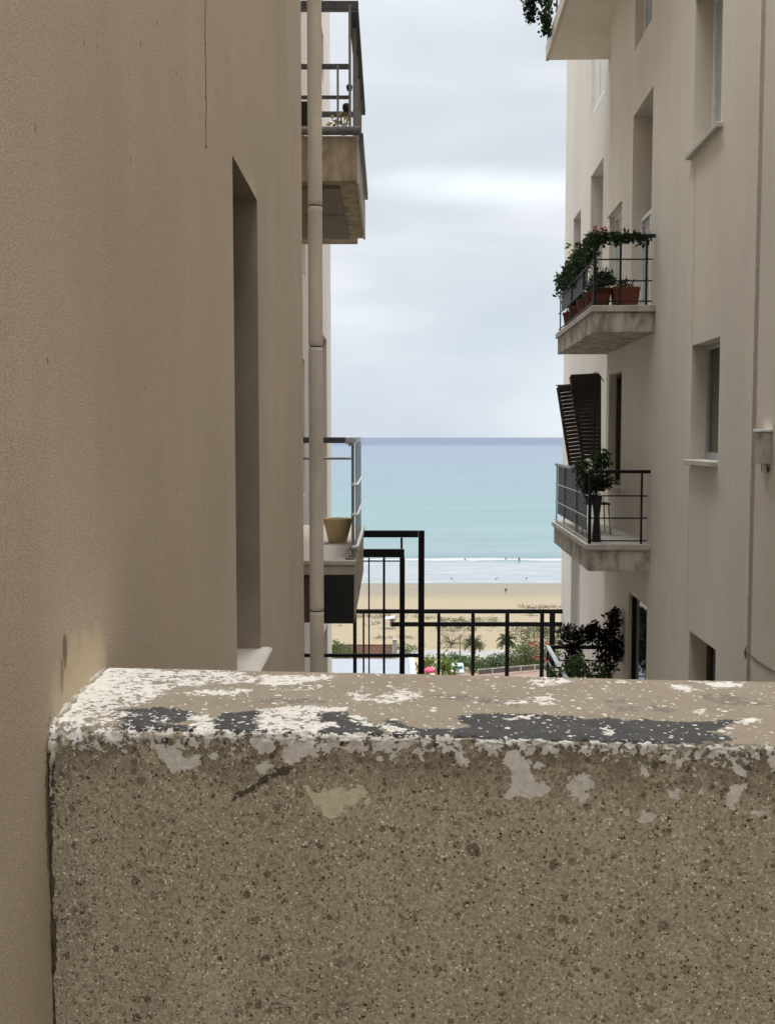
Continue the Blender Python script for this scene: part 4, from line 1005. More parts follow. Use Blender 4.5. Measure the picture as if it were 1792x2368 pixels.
def potted(name, loc, r0, r1, h, label, cat='potted plant', group=None, leafn=160, lr=(.16, .16, .14), lsize=.06, lz=.1, mat='leaf', potm='terra', seed=1, asp=.4, flowers=None, rect=False):
    e_ = empty(name, loc, label, cat, group); rg = random.Random(seed); mb = MB()
    if rect:
        a, b = r1, r0
        pts = [(-a*.86, -b*.8, 0), (a*.86, -b*.8, 0), (a*.86, b*.8, 0), (-a*.86, b*.8, 0), (-a, -b, h*.85), (a, -b, h*.85), (a, b, h*.85), (-a, b, h*.85), (-a*1.03, -b*1.05, h*.86), (a*1.03, -b*1.05, h*.86), (a*1.03, b*1.05, h*.86), (-a*1.03, b*1.05, h*.86), (-a*1.03, -b*1.05, h), (a*1.03, -b*1.05, h), (a*1.03, b*1.05, h), (-a*1.03, b*1.05, h)]
        fs = [(3, 2, 1, 0), (12, 13, 14, 15)]
        for lv in range(3):
            for k in range(4): q = lv*4; fs.append((q+k, q+(k+1) % 4, q+4+(k+1) % 4, q+4+k))
        ca, sa = M_/LN, 1/LN
        mb.add([(loc[0]+p[0], loc[1]+p[1], loc[2]+p[2]) for p in pts], fs, True)
    else: mb.lathe(loc, pot_profile(r0, r1, h), 24)
    mb.build('pot', MT[potm], e_, smooth=not rect)
    fo = MB()
    for k in range(7):
        c_ = (loc[0]+rg.uniform(-.6, .6)*lr[0], loc[1]+rg.uniform(-.6, .6)*lr[1], loc[2]+h+lz+rg.uniform(-.5, .6)*lr[2])
        fo.clump(c_, tuple(x*.55 for x in lr), leafn//7, lsize, rg, asp, .1)
        fo.tube([(loc[0], loc[1], loc[2]+h*.8), c_], .004, 4)
    fo.build('foliage', MT[mat], e_)
    if flowers:
        fl_ = MB()
        for k in range(flowers[1]):
            c_ = (loc[0]+rg.uniform(-1, 1)*lr[0], loc[1]+rg.uniform(-1, 1)*lr[1], loc[2]+h+lz+rg.uniform(0, 1)*lr[2]); fl_.clump(c_, (.02, .02, .02), 7, .03, rg, .8, .1)
        build_each(fl_, 'flower', MT[flowers[0]], e_, .06)
    return e_
# pots of balcony 2, from the near corner outwards
gp = 'terracotta pots on the flowering balcony'
L2 = lambda s_, o_: RT(s_, o_, z2)
lbs = ['large round terracotta pot of leafy green plants in the near corner of the flowering balcony', 'terracotta pot second from the near corner along the flowering balcony edge', 'terracotta pot in the middle of the flowering balcony edge row', 'terracotta pot second from the far end of the flowering balcony edge row', 'spiky leaved terracotta pot at the far end of the flowering balcony edge']
for k, (ds, lab) in enumerate(zip((.26, .95, 1.7, 2.5, 3.35), lbs)):
    sc_k = .92 if k == 0 else 1.0
    potted('potted_plant', L2(s20+ds+.05, oo2-(.14 if k else .12)), .11*sc_k, .15*sc_k, .28*sc_k, lab, group=gp, seed=20+k, leafn=420, lr=(.17, .26, .17), lsize=.085 if k in (0, 4) else .055, lz=.08, mat='leaf' if k != 4 else 'leafd', asp=.25)
potted('window_box', L2(s20+.26, .36), .11, .175, .26, 'long rectangular terracotta planter at the near end of the flowering balcony', 'planter', seed=31, rect=True, leafn=90, lr=(.16, .10, .08), lsize=.07, lz=.03)
# trailing flowers along rails
def trail(name, pts, n, rad, size, mat, label, seed, fl=0, flm='pink', cat='plant', drop=.25):
    e_ = empty(name, tuple(pts[0]), label, cat); rg = random.Random(seed); fo = MB(); f2 = MB()
    P = [Vector(p) for p in pts]
    for k in range(n):
        t = rg.random()*(len(P)-1); i_ = int(t); p = P[i_].lerp(P[i_+1], t-i_)
        dens = .5+.5*noise.noise(p*4+Vector((seed, 0, 0)))
        off = Vector((rg.gauss(0, rad), rg.gauss(0, rad), rg.uniform(-drop*(.3+1.2*dens), rad*1.2*dens*1.5)))
        fo.leaf(p+off, size, rg, .6)
    for k in range(len(P)-1): fo.tube([P[k], P[k+1]], .006, 5, world=True)
    fo.build('foliage', MT[mat], e_)
    for k in range(fl):
        t = rg.random()*(len(P)-1); i_ = int(t); p = P[i_].lerp(P[i_+1], t-i_)+Vector((rg.gauss(0, rad*.6), rg.gauss(0, rad*.6), rg.uniform(.0, rad*1.8)))
        f2.clump(p, (.022, .022, .022), 8, .032, rg, .8, .1)
    if fl: build_each(f2, 'flower', MT[flm], e_, .06)
    return e_
trail('trailing_plant', [RT(sN2+.02, .12, zt2-.02), RT(sN2+.02, .45, zt2+.0), RT(sN2+.02, oo2, zt2)], 620, .05, .06, 'leaf', 'pink flowering trailing plant over the near rail of the flowering balcony', 41, 9, drop=.16)
trail('trailing_plant', [RT(sN2+.02, oo2, zt2), RT(sN2+1.3, oo2, zt2-.02), RT(sN2+2.6, oo2, zt2-.03), RT(s21-.1, oo2, zt2-.06)], 1500, .055, .07, 'leaf', 'dark trailing foliage along the outer rail of the flowering balcony', 42, 6, drop=.30)
# leafy sprig standing up at outer rail
sp_ = MB(); q = at(1332, 580, 16.3)
for k in range(40): sp_.leaf(q+Vector((rng.gauss(0, .06), rng.gauss(0, .06), rng.uniform(-.12, .10))), .10, rng, .35)
sp_.tube([q+Vector((0, 0, -.35)), q], .006, 5, world=True)
tag(sp_.build('young_plant', MT['leafy'], loc=tuple(q)), 'light green young shoot rising above the outer rail of the flowering balcony', 'plant')
# ivy from the topmost balcony
for k, (u0, v0, v1, yv, n_, lab) in enumerate(((1228, -30, 50, 19.6, 330, 'dark ivy strand hanging furthest out from the topmost right balcony'), (1262, -40, 78, 19.4, 330, 'greener ivy strand hanging against the edge of the topmost right balcony'))):
    a0, a1 = at(u0, v0, yv), at(u0-2+4*k, v1, yv); iv_ = MB()
    for j in range(n_):
        t = rng.random()**.8; p = Vector(a0).lerp(Vector(a1), t); wd = .085*(1-t*.6)
        iv_.leaf(p+Vector((rng.gauss(0, wd), rng.gauss(0, wd), 0)), .075, rng, .7)
    iv_.tube([a0+Vector((.15, 0, .9)), a0, a1], .006, 5, world=True)
    tag(iv_.build('hanging_ivy', MT['leafd' if k == 0 else 'leaf'], loc=tuple(a0)), lab, 'ivy', 'ivy hanging from the topmost balcony')
# plant on stand at corner of balcony 3
p3 = RT(sN3+.30, oo3-.14, z3)
e3 = empty('potted_plant', p3, 'bushy dark plant in a tall black pot at the corner of the dark railed balcony', 'potted plant')
mb = MB(); mb.lathe(p3, [(0, 0), (.06, 0), (.065, .01), (.04, .35), (.075, .62), (.075, .63), (0, .60)], 20); mb.build('pot', MT['blackpanel'], e3, smooth=True)
fo = MB()
for (dx, dy, dz, r, n_) in ((0, 0, .92, .20, 520), (-.12, .1, .80, .16, 330), (.05, 0, 1.13, .14, 320), (.14, 0, .80, .09, 120), (-.2, .1, 1.02, .12, 200), (-.05, .05, .62, .12, 220)): fo.clump((p3[0]+dx, p3[1]+dy, p3[2]+dz), (r, r, r), n_, .06, rng, .45, .1)
fo.tube([(p3[0], p3[1], p3[2]+.5), (p3[0], p3[1], p3[2]+1.1)], .01, 5, world=True)
fo.build('foliage', MT['leaf'], e3)
# folding chair on balcony 3 (thin metal legs show through the rails)
c3_ = RT(sN3+1.6, oo3-.30, z3); ch = empty('chair', c3_, 'thin legged grey metal chair behind the dark balcony screen', 'chair')
def cpt(a, b, z): return (c3_[0]+a, c3_[1]+b, z3+z)
b_ = MB(); b_.slab_poly([cpt(-.2, -.2, .44), cpt(.2, -.2, .44), cpt(.2, .2, .44), cpt(-.2, .2, .44)], (0, 0, .025)); b_.build('seat', MT['black'], ch)
b_ = MB(); b_.slab_poly([cpt(-.2, .19, .62), cpt(.2, .19, .62), cpt(.2, .25, .86), cpt(-.2, .25, .86)], (0, .02, 0)); b_.build('backrest', MT['black'], ch)
for a in (-.18, .18):
    for b in (-.18, .18):
        b_ = MB(); b_.tube([cpt(a*1.15, b*1.15, 0), cpt(a, b, .44)]+([cpt(a, .24, .86)] if b > 0 else []), .010, 6, world=True); b_.build('leg', MT['grey'], ch)

# plants on the lowest right balcony
def shrub(name, loc, blobs, mat, label, cat, trunk=None, size=.07, asp=.5, seed=5, flm=None, fl=0, group=None, potp=None, shell=.15):
    e_ = empty(name, loc, label, cat, group); rg = random.Random(seed); fo = MB()
    for (p, r, n_) in blobs: fo.clump(p, r if isinstance(r, tuple) else (r, r, r), n_, size, rg, asp, shell)
    fo.build('crown' if cat == 'tree' else 'foliage', MT[mat], e_)
    if trunk:
        tk = MB()
        for pts, rad in trunk: tk.tube(pts, rad, 7, world=True)
        tk.build('trunk' if cat == 'tree' else 'stem', MT['bark'], e_)
    if fl:
        f2 = MB()
        for k in range(fl):
            p, r, n_ = rg.choice(blobs); r = r if isinstance(r, tuple) else (r, r, r)
            d = Vector((rg.gauss(0, 1), rg.gauss(0, 1), rg.gauss(0, 1))).normalized(); f2.clump((p[0]+d.x*r[0], p[1]+d.y*r[1], p[2]+d.z*r[2]), (size*.3,)*3, 6, size*.8, rg, .8, .1)
        build_each(f2, 'flower', MT[flm], e_, .06)
    if potp:
        mb = MB(); mb.lathe((loc[0], loc[1], potp[0]), [(0, 0), (potp[1]*.8, 0), (potp[1], potp[2]), (potp[1], potp[2]+.02), (0, potp[2])], 20); mb.build('pot', MT['blackpanel'], e_, smooth=True)
    return e_
yb = 16.6; a_ = lambda u, v, y=yb: at(u, v, y)
base = a_(1415, 1600)
bl = [(a_(1420, 1432), .18, 170), (a_(1410, 1470), .22, 280), (a_(1385, 1480), .20, 230), (a_(1362, 1462), .15, 150), (a_(1425, 1500), .20, 230), (a_(1395, 1520), .17, 160), (a_(1412, 1540), .13, 90), (a_(1422, 1425), (.09, .09, .11), 80), (a_(1428, 1512), .12, 80), (a_(1374, 1450), .10, 60)]
bl = [(p, r if isinstance(r, tuple) else (r*.85, r*.85, r*.85), n_) for p, r, n_ in bl]
shrub('tall_shrub', (base.x, base.y, z4), bl, 'leafd', 'tall dark bushy shrub against the wall of the lowest right balcony', 'plant', [([(base.x, base.y, z4), a_(1408, 1550), a_(1415, 1440)], [.03, .02, .01]), ([(base.x, base.y, z4), a_(1385, 1530), a_(1372, 1460)], [.02, .014, .008])], .075, .45, 51, 'violet', 26)
base = a_(1322, 1600)
shrub('potted_shrub', (base.x, base.y, z4), [(a_(1322, 1478), .20, 260), (a_(1342, 1470), .15, 150), (a_(1305, 1462), .13, 130), (a_(1325, 1508), .17, 190), (a_(1328, 1530), .14, 120)], 'leafd', 'round dark potted shrub with violet flowers on a stand by the pale handrail', 'plant', None, .07, .45, 52, 'violet', 16, potp=(a_(1325, 1560).z, .13, .22))
bs = MB(); 
base = a_(1330, 1600, 15.6)
shrub('low_plant', (base.x, base.y, z4), [(a_(1300, 1560, 15.6), .16, 140), (a_(1335, 1545, 15.6), .20, 210), (a_(1370, 1560, 15.6), .20, 200), (a_(1400, 1555, 15.6), .13, 90), (a_(1270, 1562, 15.6), .10, 60)], 'leafm', 'low fresh green plant spreading in front of the dark shrubs', 'plant', None, .075, .5, 53)
# dried plant and hanging pot on the upper left balcony
q = at(790, 292, 10.6)
dpn = MB()
for k in range(26): dpn.leaf(q+Vector((rng.gauss(0, .05), rng.gauss(0, .04), rng.uniform(-.02, .12))), .07, rng, .5)
for k in range(4): dpn.tube([q+Vector((.01*k, 0, -.12)), q+Vector((rng.gauss(0, .05), 0, .1))], .005, 4, world=True)
tag(dpn.build('dry_plant', MT['dry'], loc=tuple(q)), 'yellow brown dried plant at the foot of the upper left balcony rail', 'plant')
for k, (u, v, r) in enumerate(((808, 203, .025), (802, 250, .035))):
    q = at(u, v, YN+.12); mb = MB(); mb.lathe(tuple(q), [(0, -r), (r*.7, -r*.9), (r, 0), (r*.9, r*.7), (r*.5, r), (0, r)], 16)
    tag(mb.build('hanging_pot', MT['blackpanel'], loc=tuple(q), smooth=True), ('small dark pot fixed higher on the upper left balcony post' if k == 0 else 'larger dark round pot lower on the upper left balcony post'), 'pot')

# ================================================================ BLACK RAILINGS between the buildings
def rbox(mb, u0, v0, u1, v1, y, th=.04):
    a, b = at(u0, v0, y), at(u1, v1, y); mb.bbox(min(a.x, b.x), max(a.x, b.x), y, y+th, min(a.z, b.z), max(a.z, b.z), .004)
ya = 13.0
gA = empty('railing', (at(975, 1600, ya).x, ya, -6), 'tall black steel railing panel with the highest top rail right of the lower left balcony', 'railing')
m_ = MB(); rbox(m_, 700, 1227, 967, 1243, ya, .05); rbox(m_, 967.5, 1227, 980, 1900, ya, .05); rbox(m_, 700, 1512, 967, 1520, ya, .03); m_.build('frame', MT['black'], gA)
m_ = MB(); rbox(m_, 926, 1243.5, 931, 1512, ya+.01, .02); build_each(m_, 'baluster', MT['black'], gA)
yb_ = 11.8
gB = empty('railing', (at(930, 1600, yb_).x, yb_, -6), 'lower black steel railing panel with thin inner bars nested in front of the taller one', 'railing')
m_ = MB(); rbox(m_, 690, 1270, 935, 1289, yb_, .05); rbox(m_, 924, 1289.5, 935.5, 1900, yb_, .05); m_.build('frame', MT['black'], gB)
m_ = MB(); rbox(m_, 700, 1296, 923.5, 1299, yb_+.015, .012); build_each(m_, 'rail', MT['black'], gB)
for u in (853.5, 888.0, 818): m_ = MB(); rbox(m_, u-(2.8 if u == 888 else 2), 1289.5, u+(2.8 if u == 888 else 2), 1900, yb_+.012, .018); build_each(m_, 'baluster', MT['black'], gB)
yl = 26.2
gC = empty('railing', (at(1060, 1600, yl).x, yl, -8), 'long black railing with two top rails crossing the gap between the buildings', 'railing')
m_ = MB(); rbox(m_, 700, 1409.5, 1330, 1419, yl, .07); rbox(m_, 905, 1439, 1330, 1449, yl+.01, .05); build_each(m_, 'rail', MT['black'], gC)
for u, h in ((1014, 3), (1092.5, 3), (1171.5, 3.2), (1251.5, 2.8), (822, 3.4), (841, 2.4)):
    m_ = MB(); rbox(m_, u-h, 1419.5, u+h, 1800, yl+.015, .045); build_each(m_, 'baluster', MT['black'], gC)
m_ = MB(); rbox(m_, 1271, 1419.5, 1279.5, 1800, yl, .07); build_each(m_, 'post', MT['black'], gC)
# terrace slab that carries the long railing
m_ = MB(); a = at(1300, 1640, yl); m_.box(-6, 9, 20, yl+.3, -8.3, -7.9); m_.box(-4, 4, 10, 14.5, -6.4, -6.1)
tag(m_.build('terrace', MT['cap']), kind='structure')

# ================================================================ BACKGROUND
# low white roof down the slope
yf = 59.0; a = at(768, 1523, yf); b = at(957, 1522, yf)
hb = empty('low_building', ((a.x+b.x)/2-3, 54, -18), 'low pale blue grey flat roofed building down the slope behind the black railings', 'building')
m_ = MB(); m_.box(a.x-8, b.x-.2, 48, yf-.2, -19, a.z-.3); m_.build('wall', MT['wallF'], hb)
m_ = MB(); m_.bbox(a.x-8.2, b.x, 47.8, yf, a.z-.28, a.z, .03); m_.build('roof', simple('pale_roof', (.17, .18, .195, 1), .05, .5, .6, bump=.05), hb)
m_ = MB(); m_.box(b.x-.3, b.x+.02, 47.7, yf+.02, a.z+.002, a.z+.06); m_.build('parapet', MT['farwhite'], hb)
# brick garden wall at left, white pillar
yw_ = 158.8
a, b = at(740, 1484, yw_), at(907, 1486, yw_)
bw_ = MB(); bw_.bbox(a.x-6, b.x, yw_-2.6, yw_-2.2, -32.3, a.z, .03); bw_.bbox(a.x-6.1, b.x+.05, yw_-2.66, yw_-2.14, a.z+.003, a.z+.12, .02)
mm = Mat('red_brick', .9); bt = mm.n('ShaderNodeTexBrick'); mpn = mm.n('ShaderNodeMapping'); mpn.inputs['Rotation'].default_value = (pi/2, 0, 0); mm.link(mm.pos(), mpn.inputs[0]); mm.link(mpn.outputs[0], bt.inputs[0]); bt.inputs['Scale'].default_value = 2.2
bt.inputs['Color1'].default_value = (.15, .075, .05, 1); bt.inputs['Color2'].default_value = (.22, .135, .095, 1); bt.inputs['Mortar'].default_value = (.24, .19, .15, 1); mm.color(bt.outputs[0])
tag(bw_.build('brick_wall', mm.m, loc=(b.x, yw_-2.4, -32)), 'low reddish brick garden wall beside the beach promenade', 'wall')
m_ = MB(); c0_ = at(913, 1481, yw_-3); m_.bbox(c0_.x-.3, c0_.x+.3, yw_-3, yw_-2.4, -32.3, c0_.z, .04); m_.bbox(c0_.x-.36, c0_.x+.36, yw_-3.06, yw_-2.34, c0_.z+.003, c0_.z+.12, .03)
tag(m_.build('gate_pillar', MT['farwhite'], loc=(c0_.x, yw_-2.7, -32)), 'white square pillar at the end of the brick garden wall', 'pillar')
# rubble/low terrace wall with panels at right
P0, P1 = at(1050, 1560, 128), at(1290, 1534, 132)
tv_ = empty('terrace_fence', (P0.x, P0.y, P0.z-1), 'low brown mesh fence with pale posts along the sloping garden terrace', 'fence')
rl, po, pa = MB(), [], MB(); n_ = 7
red = simple('reddish_paving', (.17, .115, .085, 1), .12, .6, .9)
T0, T1 = at(1105, 1548, 128), at(1300, 1532, 132)
for k in range(n_):
    t = k/(n_-1); p = T0.lerp(T1, t); mb = MB(); mb.bbox(p.x-.07, p.x+.07, p.y-.07, p.y+.07, p.z-.75, p.z+.04, .01); build_each(mb, 'post', MT['cap'], tv_)
    if k < n_-1:
        q = T0.lerp(T1, (k+1)/(n_-1)); pa.slab_poly([tuple(p+Vector((.08, 0, -.08))), tuple(q+Vector((-.08, 0, -.08))), tuple(q+Vector((-.08, 0, -.62))), tuple(p+Vector((.08, 0, -.62)))], (0, .03, 0))
        rl.slab_poly([tuple(p+Vector((.072, 0, 0))), tuple(q+Vector((-.072, 0, 0))), tuple(q+Vector((-.072, 0, -.07))), tuple(p+Vector((.072, 0, -.07)))], (0, .05, 0))
build_each(pa, 'mesh_panel', simple('brown_mesh', (.10, .085, .07, 1), .3, 6, .8), tv_); build_each(rl, 'rail', MT['cap'], tv_)
m_ = MB(); m_.slab_poly([(T0.x-3, 120, T0.z-1.6), (T1.x+4, 120, T1.z-1.3), (T1.x+4, 133.2, T1.z-.72), (T0.x-3, 128.6, T0.z-.75)], (0, 0, -4))
tag(m_.build('garden_terrace', red), kind='structure')
# hedge and shrubs
def leafy(name, boxes, mat, label, cat, size, seed, trunk=None, loc=None, asp=.55, fl=0, flm='red', grp=None, flr=None):
    P = boxes[0][0]; loc = loc or (P[0], P[1], gz(P[1]))
    return shrub(name, loc, boxes, mat, label, cat, trunk, size, asp, seed, flm, fl, grp, shell=.2)
hb_ = []
for k in range(15):
    u = 1035+k*14; p = at(u, 1532-(5*sin(k*.9)), 148+2*sin(k)); hb_.append((p, (.9, 1.2, 1.05+.25*sin(k*1.7)), 300))
leafy('hedge', hb_, 'leafh', 'clipped mid green hedge along the promenade below the palms', 'hedge', .34, 61)
leafy('garden_shrub', [(at(1200, 1520, 140), (2.0, 1.6, 1.8), 700), (at(1235, 1528, 140), (2.1, 1.6, 1.9), 700), (at(1222, 1500, 141), (1.7, 1.4, 1.5), 500), (at(1268, 1515, 140), (1.9, 1.5, 2.0), 600), (at(1290, 1500, 141), (1.4, 1.4, 1.8), 350)], 'leafo', 'large olive green garden shrub beside the red flowering bush', 'shrub', .34, 62)
leafy('flowering_shrub', [(at(1243, 1500, 137), (.9, .9, 1.3), 200), (at(1262, 1506, 137), (.8, .8, 1.2), 180)], 'leafh', 'red flowering bush in the garden behind the long railing', 'shrub', .22, 63, fl=34)
leafy('banana_clump', [(at(990, 1540, 124), (1.0, .8, 1.2), 190), (at(1022, 1535, 124), (.9, .8, 1.4), 170), (at(1040, 1550, 124), (1.0, .8, 1.2), 170), (at(968, 1552, 124), (.8, .8, .9), 90)], 'leafy', 'bright yellow green leafy clump beside the pink parasol', 'shrub', .62, 64, asp=.3)
leafy('green_bush', [(at(790, 1505, 150), (1.8, 1.2, 1.0), 260), (at(768, 1495, 150), (1.5, 1.2, 1.1), 240), (at(812, 1515, 150), (1.2, 1, .6), 120)], 'leafm', 'rounded green bush in front of the low brick garden wall', 'shrub', .34, 65)
leafy('green_bush', [(at(948, 1506, 150), (1.1, 1, .8), 160), (at(930, 1512, 150), (.9, 1, .6), 90)], 'leafo', 'small olive bush just right of the white pillar', 'shrub', .30, 66)
leafy('back_tree', [(at(1245, 1463, 172), (2.5, 2, 1.2), 330), (at(1275, 1460, 172), (2.5, 2, 1.6), 330), (at(1215, 1470, 172), (2.0, 1.6, .8), 160)], 'leafo', 'loose olive bushes on the sand behind the long railing by the right building', 'shrub', .36, 67)
# bare tree
q = at(1042, 1505, 166); bt_ = empty('bare_tree', (q.x, q.y, gz(166)), 'leafless grey brown tree left of the two palms', 'tree'); tk = MB(); tw = MB(); rg = random.Random(8)
b0 = Vector((q.x, q.y, gz(166))); tp = at(1042, 1475, 166)
tk.tube([b0, b0.lerp(tp, .5)], [.12, .09], 6, world=True)
for k in range(26):
    st = b0.lerp(tp, rg.uniform(.25, .6)); en = at(rg.uniform(1012, 1072), rg.uniform(1465, 1492), 166+rg.uniform(-1.5, 1.5)); tk.tube([st, st.lerp(en, .5)+Vector((0, 0, .12)), en], [.05, .035, .015], 5, world=True)
    tw.clump(en, (.8, .8, .35), 34, .34, rg, .14, .1)
tk.build('trunk', MT['bark'], bt_); tw.build('crown', MT['twig'], bt_)
# palms
def palm(u, vb, vt, y, label, seed, cw=26):
    rg = random.Random(seed); top = at(u, vt, y); bz = gz(y); sc_ = y/F
    e_ = empty('palm_tree', (top.x, y, bz), label, 'tree', 'palm trees beside the beach'); tk = MB()
    tk.tube([(top.x-.1, y, bz), (top.x, y, (bz+top.z)/2), (top.x, y, top.z)], [.24, .18, .16], 8); tk.build('trunk', MT['bark'], e_)
    cr_ = MB(); n_ = 44
    for k in range(n_):
        az = 2*pi*k/n_*1.618*3; el = rg.uniform(-.35, 1.25); Lf = cw*sc_*rg.uniform(.85, 1.15)*1.1
        d = Vector((cos(az)*cos(el), sin(az)*cos(el), sin(el))); pts = []; p = Vector(top)
        for j in range(9):
            pts.append(p.copy()); p = p+d*Lf/8; d = (d+Vector((0, 0, -.17-.05*j*.4))).normalized()
        cr_.tube(pts, [.035*(1-j/10) for j in range(9)], 4, world=True)
        for j in range(1, 9):
            dd = (pts[j]-pts[j-1]).normalized(); sd_ = dd.cross(Vector((0, 0, 1)))
            if sd_.length < .1: sd_ = Vector((1, 0, 0))
            sd_.normalize()
            for t in (0, .5):
                pp_ = pts[j-1].lerp(pts[j], t)
                for sg in (-1, 1): cr_.leaf(pp_, Lf*.30*(1-.45*j/9), rg, .22, (sd_*sg+dd*.6+Vector((0, 0, -.35))))
    cr_.build('crown', MT['palm'], e_)
palm(1096, 1530, 1486, 152, 'left of the two palms, fronds spread behind the long railing', 71)
palm(1171, 1520, 1481, 152, 'right of the two palms, taller beside the olive shrub', 72, 27)
# lamp post
q = at(1064, 1467, 155); lp = empty('street_lamp', (q.x, 155, gz(155)), 'slim dark lamp post between the bare tree and left palm', 'street lamp')
m_ = MB(); m_.tube([(q.x, 155, gz(155)), (q.x, 155, q.z)], [.07, .045], 8); m_.build('pole', MT['dgrey'], lp)
m_ = MB(); m_.tube([(q.x-.05, 155, q.z), (q.x+.28, 155, q.z+.08)], [.06, .10], 8); build_each(m_, 'lamp_head', MT['grey'], lp)
# parasol
q = at(993, 1543, 118); pr = empty('parasol', (q.x, 118, q.z-2.1), 'bright pink parasol in front of the yellow green clump', 'parasol')
m_ = MB(); m_.lathe(tuple(q), [(0, .05), (.22, .0), (.55, -.22), (.62, -.34), (.60, -.52), (.58, -.35), (0, .02)], 10); m_.build('canopy', simple('pink_cloth', (.42, .06, .11, 1), .5, 6, .8), pr)
m_ = MB(); m_.tube([(q.x, 118, q.z-2.1), (q.x, 118, q.z)], .02, 6); m_.build('pole', MT['alu'], pr)
# small white car beside the hedge
q = at(1056, 1549, 138); cr0 = (q.x, 138, q.z-.55); car = empty('parked_car', cr0, 'small white car half hidden between the hedge and the yellow green clump', 'car')
def cpt(a, b, z): return (cr0[0]+a, cr0[1]+b, cr0[2]+z)
m_ = MB(); pf = [(-1.9, .25), (-1.95, .65), (-1.5, .80), (-1.0, .86), (-.5, 1.28), (.7, 1.32), (1.4, .95), (1.9, .85), (1.95, .4), (1.9, .25)]
m_.slab_poly([cpt(-.8, y_, z_) for y_, z_ in pf], (1.6, 0, 0)); m_.build('body', simple('car_paint', (.27, .28, .28, 1), .03, 1, .35, bump=0), car)
m_ = MB(); m_.box(cr0[0]-.65, cr0[0]+.65, cr0[1]-.98, cr0[1]-.52, cr0[2]+.93, cr0[2]+1.2); m_.box(cr0[0]-.815, cr0[0]+.815, cr0[1]-.45, cr0[1]+.9, cr0[2]+.9, cr0[2]+1.2); m_.build('window', glass('teal_glass', (.05, .16, .16, 1)), car)
for sx_ in (-.72, .72):
    for sy_ in (-1.2, 1.25): m_ = MB(); m_.tube([cpt(sx_-.1, sy_, .3), cpt(sx_+.1, sy_, .3)], .3, 14, world=True); build_each(m_, 'wheel', MT['blackpanel'], car)

# scrub on the sand: uncountable low tufts
scb = MB(); rg = random.Random(91)
def strip(u0, u1, v0, v1, n_, size, lv=14):
    for k in range(n_):
        u = rg.uniform(u0, u1); v = rg.uniform(v0, v1); y = 170
        for _ in range(6): y = gz(y)/ray(u, v).z*ray(u, v).y
        p = at(u, v, y); r = size*rg.uniform(.4, 1)
        scb.clump((p.x, p.y, gz(y)+r*.3), (r*1.5, r*1.3, r*.6), lv, r*.55, rg, .5, .2)
strip(1195, 1300, 1404, 1409, 40, .75); strip(1015, 1150, 1432, 1441, 60, .75); strip(860, 1010, 1424, 1434, 42, .65); strip(975, 1000, 1428, 1434, 12, .6)
strip(1005, 1110, 1450, 1462, 46, .8); strip(1190, 1290, 1450, 1466, 60, 1.0); strip(866, 905, 1474, 1478, 14, .6); strip(925, 960, 1473, 1477, 14, .6); strip(1210, 1240, 1422, 1428, 8, .6)
strip(825, 910, 1424, 1431, 30, .7); strip(1000, 1120, 1470, 1500, 16, .5); strip(920, 975, 1494, 1508, 22, .8); strip(770, 800, 1448, 1455, 6, .5); strip(1120, 1200, 1440, 1462, 20, .6); strip(840, 900, 1440, 1450, 14, .6)
tag(scb.build('beach_scrub', MT['scrub'], loc=(0, 200, -33)), 'low grey green scrub tufts scattered over the sand', 'scrub', kind='stuff')
# low beach fence of dark slats
for (u0, u1, v, lab) in ((828, 905, 1428, 'nearer the sea'),):
    y = 205; a, b = at(u0, v, y), at(u1, v, y); fz = MB(); zg = gz(y)
    fz.bbox(a.x, b.x, y, y+.08, zg+.25, zg+.75, .01)
    for k in range(12): x = a.x+(b.x-a.x)*k/11; fz.bbox(x-.06, x+.06, y-.06, y, zg-.2, zg+.95, .01)
    tag(fz.build('beach_fence', MT['dgrey'], loc=(a.x, y, zg)), 'low dark slatted fence out on the sand at left', 'fence')
# white beach shade
q = at(899, 1447, 186); zg = gz(186); bsd = empty('beach_tent', (q.x, 186, zg), 'small white cloth beach tent on the sand behind the railings', 'beach tent')
m_ = MB(); m_.slab_poly([(q.x-1.1, 185, zg+1.6), (q.x+1.1, 185, zg+1.9), (q.x+1.0, 187, zg+2.1), (q.x-1.0, 187, zg+1.8)], (0, 0, .05)); m_.slab_poly([(q.x+.2, 186, zg+.4), (q.x+.8, 186, zg+.2), (q.x+.9, 186, zg+1.7), (q.x+.2, 186, zg+1.6)], (0, .04, 0)); m_.build('canopy', MT['farwhite'], bsd)
for dx, dy in ((-1, -.9), (1, -.9), (-.95, .9), (.95, .9)): m_ = MB(); m_.tube([(q.x+dx, 186+dy, zg), (q.x+dx, 186+dy, zg+1.75)], .04, 6); m_.build('pole', MT['grey'], bsd)

